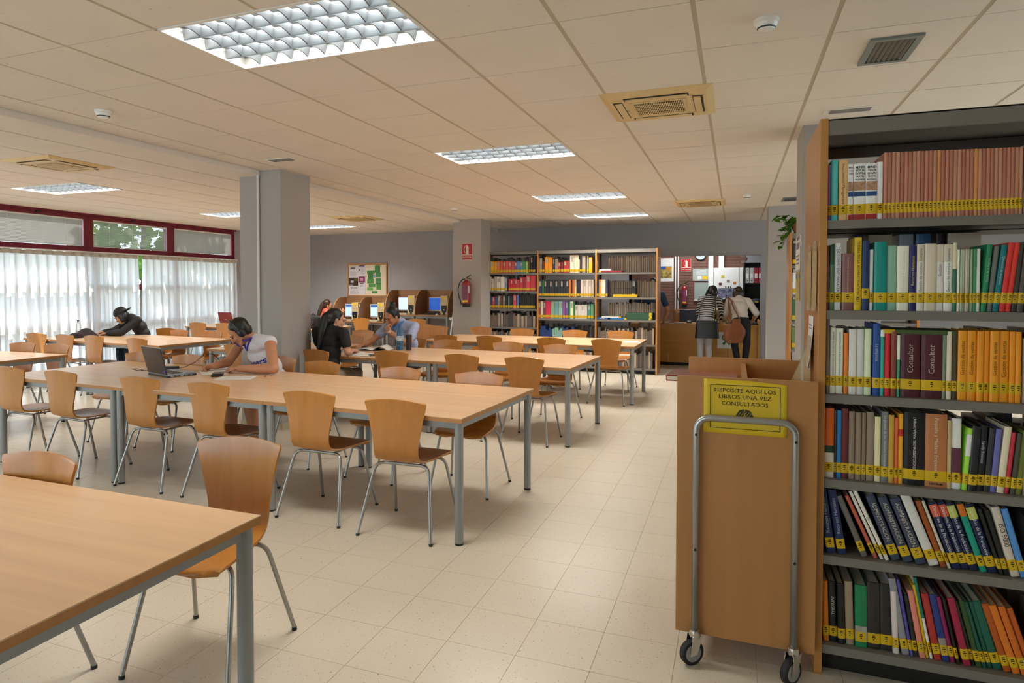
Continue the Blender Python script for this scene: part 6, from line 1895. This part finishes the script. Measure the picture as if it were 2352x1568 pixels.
# P5: woman in coral at the first carrel
person('woman in a coral top with a ponytail at the first computer carrel', dict(
    pelvis=(-8.40, 11.86, .55), chest=(-8.40, 11.90, .86), neck=(-8.38, 11.92, 1.01), head=(-8.34, 11.93, 1.105), face=(.75, .62, -.1), tail=(-.25, -.25, -1),
    shL=(-8.50, 12.02, .96), elL=(-8.42, 12.16, .80), wrL=(-8.2, 12.2, .80), hdL=((1, .2, 0), (0, 0, -1), 1, .4),
    shR=(-8.26, 11.76, .96), elR=(-8.06, 11.74, .80), wrR=(-7.95, 11.88, .93), hdR=((.3, .4, .8), (-.6, .5, 0), 1, .9),
    hipL=(-8.48, 11.88, .53), hipR=(-8.32, 11.84, .53), knL=(-8.36, 12.28, .52), knR=(-8.16, 12.24, .52), anL=(-8.36, 12.26, .09), anR=(-8.16, 12.2, .09), toe=(.2, 1, 0)),
    (m_skin, mat('top_coral', 'd0604c', .75), mat('trousers_grey', '3c3c40', .8), m_black), 'pony', .4, 0, .010, build=.88, hair_mat=m_hair2, female=True)

# P6: woman in stripes at the counter
def stripe_mat():
    m = mat('striped_knit', 'c8c2bc', .8)
    nt = m.node_tree; n = nt.nodes; L = nt.links.new
    g = n.new('ShaderNodeNewGeometry'); sx = n.new('ShaderNodeSeparateXYZ'); L(g.outputs['Position'], sx.inputs[0])
    mt = n.new('ShaderNodeMath'); mt.operation = 'MULTIPLY_ADD'; mt.inputs[1].default_value = 23; mt.inputs[2].default_value = 0
    ad = n.new('ShaderNodeMath'); ad.operation = 'MULTIPLY_ADD'; ad.inputs[1].default_value = .35
    L(sx.outputs[1], ad.inputs[0]); L(sx.outputs[2], ad.inputs[2]); L(ad.outputs[0], mt.inputs[0])
    fr = n.new('ShaderNodeMath'); fr.operation = 'FRACT'; L(mt.outputs[0], fr.inputs[0])
    gt = n.new('ShaderNodeMath'); gt.operation = 'GREATER_THAN'; gt.inputs[1].default_value = .5; L(fr.outputs[0], gt.inputs[0])
    mx = n.new('ShaderNodeMix'); mx.data_type = 'RGBA'
    mx.inputs[6].default_value = hx('121012'); mx.inputs[7].default_value = hx('cfc8c2')
    L(gt.outputs[0], mx.inputs[0]); L(mx.outputs[2], n['Principled BSDF'].inputs['Base Color'])
    return m
person('woman in a black and white striped jumper leaning on the counter', dict(
    pelvis=(-.50, 12.22, .87), chest=(-.47, 12.34, 1.16), neck=(-.43, 12.44, 1.325), head=(-.375, 12.51, 1.405), face=(.55, .75, -.45), up=(0, .3, 1),
    shL=(-.58, 12.46, 1.27), elL=(-.64, 12.58, 1.0), wrL=(-.48, 12.78, .83), hdL=((.3, 1, 0), (0, 0, -1), 1, .3),
    shR=(-.28, 12.40, 1.27), elR=(-.22, 12.52, 1.02), wrR=(-.26, 12.78, .83), hdR=((-.1, 1, 0), (0, 0, -1), -1, .3),
    hipL=(-.58, 12.22, .84), hipR=(-.42, 12.21, .84), knL=(-.58, 12.27, .47), knR=(-.44, 12.25, .47), anL=(-.585, 12.22, .085), anR=(-.43, 12.2, .085), toe=(0, 1, 0)),
    (m_skin2, stripe_mat(), mat('trousers_pale', 'b4b4ba', .8), m_black), 'bob', 1.5, 0, .009, build=.92, hair_mat=m_hair, female=True)
bag = thing('handbag', 'black shoulder bag hanging behind the striped woman', 'handbag', (-.46, 12.02, .6))
m_lea = mat('black_leather', '0d0c0c', .35)
MB().sheet(lambda u, v: ((.205 - .03 * v) * math.copysign(abs(math.cos(2 * math.pi * u)) ** .45, math.cos(2 * math.pi * u)), .06 * math.copysign(abs(math.sin(2 * math.pi * u)) ** .6, math.sin(2 * math.pi * u)) * (1 - .6 * v), .30 * v - .01 * (1 - v)), 32, 8).build('body', m_lea, bag, True, ang=0)
MB().box(-.17, .17, -.028, .028, .285, .305).box(-.17, .17, -.05, .05, -.01, .0).build('flap', m_lea, bag, bevel=.004)
MB().tube([(-.13, 0, .27), (-.14, .12, .5), (-.03, .2, .74), (.12, .3, .745)], .008, 6).tube([(.12, 0, .27), (.14, .1, .4), (.13, .22, .6), (.12, .3, .745)], .008, 6).build('strap', m_lea, bag, True)
for x in (-.13, .12):
    MB().tube([(x, -.02, .262), (x, .02, .262)], .01, 8).build('ring', m_chrome, bag)

# P7: woman in white blouse
m_blouse = mat('blouse_cream', 'c8bcae', .8, bump=.2, bscale=18)
person('woman with long brown hair in a cream blouse and black leggings', dict(
    pelvis=(.10, 12.22, .87), chest=(.07, 12.36, 1.15), neck=(.06, 12.45, 1.30), head=(.04, 12.53, 1.385), face=(-.35, .82, -.5), up=(0, .3, 1),
    shL=(-.10, 12.46, 1.245), elL=(-.16, 12.52, 1.0), wrL=(-.08, 12.78, .84), hdL=((.1, 1, 0), (0, 0, -1), 1, .3),
    shR=(.22, 12.42, 1.245), elR=(.36, 12.36, 1.02), wrR=(.30, 12.60, .88), hdR=((-.4, .8, -.2), (0, 0, -1), -1, .4),
    hipL=(.01, 12.22, .84), hipR=(.18, 12.22, .84), knL=(.0, 12.28, .46), knR=(.20, 12.26, .47), anL=(.07, 12.22, .085), anR=(.16, 12.14, .085), toe=(0, 1, 0)),
    (m_skin2, m_blouse, mat('leggings_black', '0e0e10', .8), m_black), 'long', .95, 0, .009, build=.95, hair_mat=m_hair2, female=True)
bag = thing('handbag', 'brown leather shoulder bag hanging behind the woman in cream', 'handbag', (-.02, 12.02, .52), R(8))
m_tan = mat('brown_leather', '7a4018', .45, var=.12, scale=(9, 9, 9))
MB().sheet(lambda u, v: ((.14 + .05 * math.sin(math.pi * v)) * math.copysign(abs(math.cos(2 * math.pi * u)) ** .6, math.cos(2 * math.pi * u)) * (.45 + .55 * math.sin(math.pi * min(1, v + .22)) ** .5) + .05 * v, .055 * math.sin(2 * math.pi * u) * (1 - .5 * v), .42 * v), 32, 12).build('body', m_tan, bag, True, ang=0)
MB().tube([(-.04, 0, .38), (-.06, .14, .6), (-.06, .3, .79), (-.05, .4, .8)], .013, 6).tube([(.12, 0, .38), (.04, .12, .56), (-.02, .26, .75), (-.05, .4, .8)], .011, 6).build('strap', m_tan, bag, True)
MB().tube([(-.04, -.03, .385), (-.04, .03, .385)], .014, 8).build('ring', m_chrome, bag)

# P8: man seated behind the counter
person('man in an olive shirt seated behind the counter', dict(
    pelvis=(-.22, 13.72, .55), chest=(-.22, 13.62, .90), neck=(-.21, 13.55, 1.06), head=(-.18, 13.48, 1.165), face=(.45, -.85, -.35),
    shL=(-.03, 13.52, 1.0), elL=(.02, 13.36, .82), wrL=(-.10, 13.2, .83), hdL=((-.4, -1, 0), (0, 0, -1), 1, .3),
    shR=(-.41, 13.58, 1.0), elR=(-.46, 13.4, .83), wrR=(-.34, 13.2, .83), hdR=((.3, -1, 0), (0, 0, -1), -1, .3),
    hipL=(-.13, 13.72, .53), hipR=(-.31, 13.72, .53), knL=(-.12, 13.46, .5), knR=(-.32, 13.46, .5), anL=(-.12, 13.46, .09), anR=(-.32, 13.46, .09), toe=(0, -1, 0)),
    (mat('skin_tan', '9a6a4c', .5), mat('shirt_olive', '8c7c54', .8), MATS['trousers_dark'], m_black), 'short', 1.8, 0, .010)
oc = thing('office_stool', 'chair under the man behind the counter, hidden by it', 'chair', (-.22, 13.78, 0))
MB().lathe([(.0, .40), (.2, .40), (.21, .42), (.2, .44), (0, .44)], 20).build('seat', m_black, oc, True)
MB().tube([(0, 0, .03), (0, 0, .4)], .025, 10).build('post', m_steel, oc, True)
MB().lathe([(.0, 0), (.22, 0), (.2, .03), (0, .04)], 16).build('foot', m_black, oc, True)

# P9: man in a blue T-shirt beside the far bookcase
person('man in a dark blue T-shirt half hidden by the far bookcase', dict(
    pelvis=(-1.50, 12.28, .92), chest=(-1.48, 12.32, 1.25), neck=(-1.46, 12.36, 1.43), head=(-1.43, 12.41, 1.545), face=(.2, .9, -.3),
    shL=(-1.69, 12.36, 1.35), elL=(-1.76, 12.42, 1.07), wrL=(-1.62, 12.58, .98), hdL=((.6, .7, 0), (0, 0, -1), 1, .4),
    shR=(-1.27, 12.32, 1.35), elR=(-1.16, 12.30, 1.07), wrR=(-1.24, 12.44, .86), hdR=((-.3, .7, -.5), (-.8, 0, -.3), -1, .4),
    hipL=(-1.59, 12.28, .89), hipR=(-1.41, 12.28, .89), knL=(-1.60, 12.3, .5), knR=(-1.40, 12.3, .5), anL=(-1.60, 12.26, .085), anR=(-1.40, 12.24, .085), toe=(0, 1, 0)),
    (m_skin, mat('tee_blue', '2a4460', .8), mat('khaki', 'a09478', .8), m_black), 'short', .62, 0, .010)
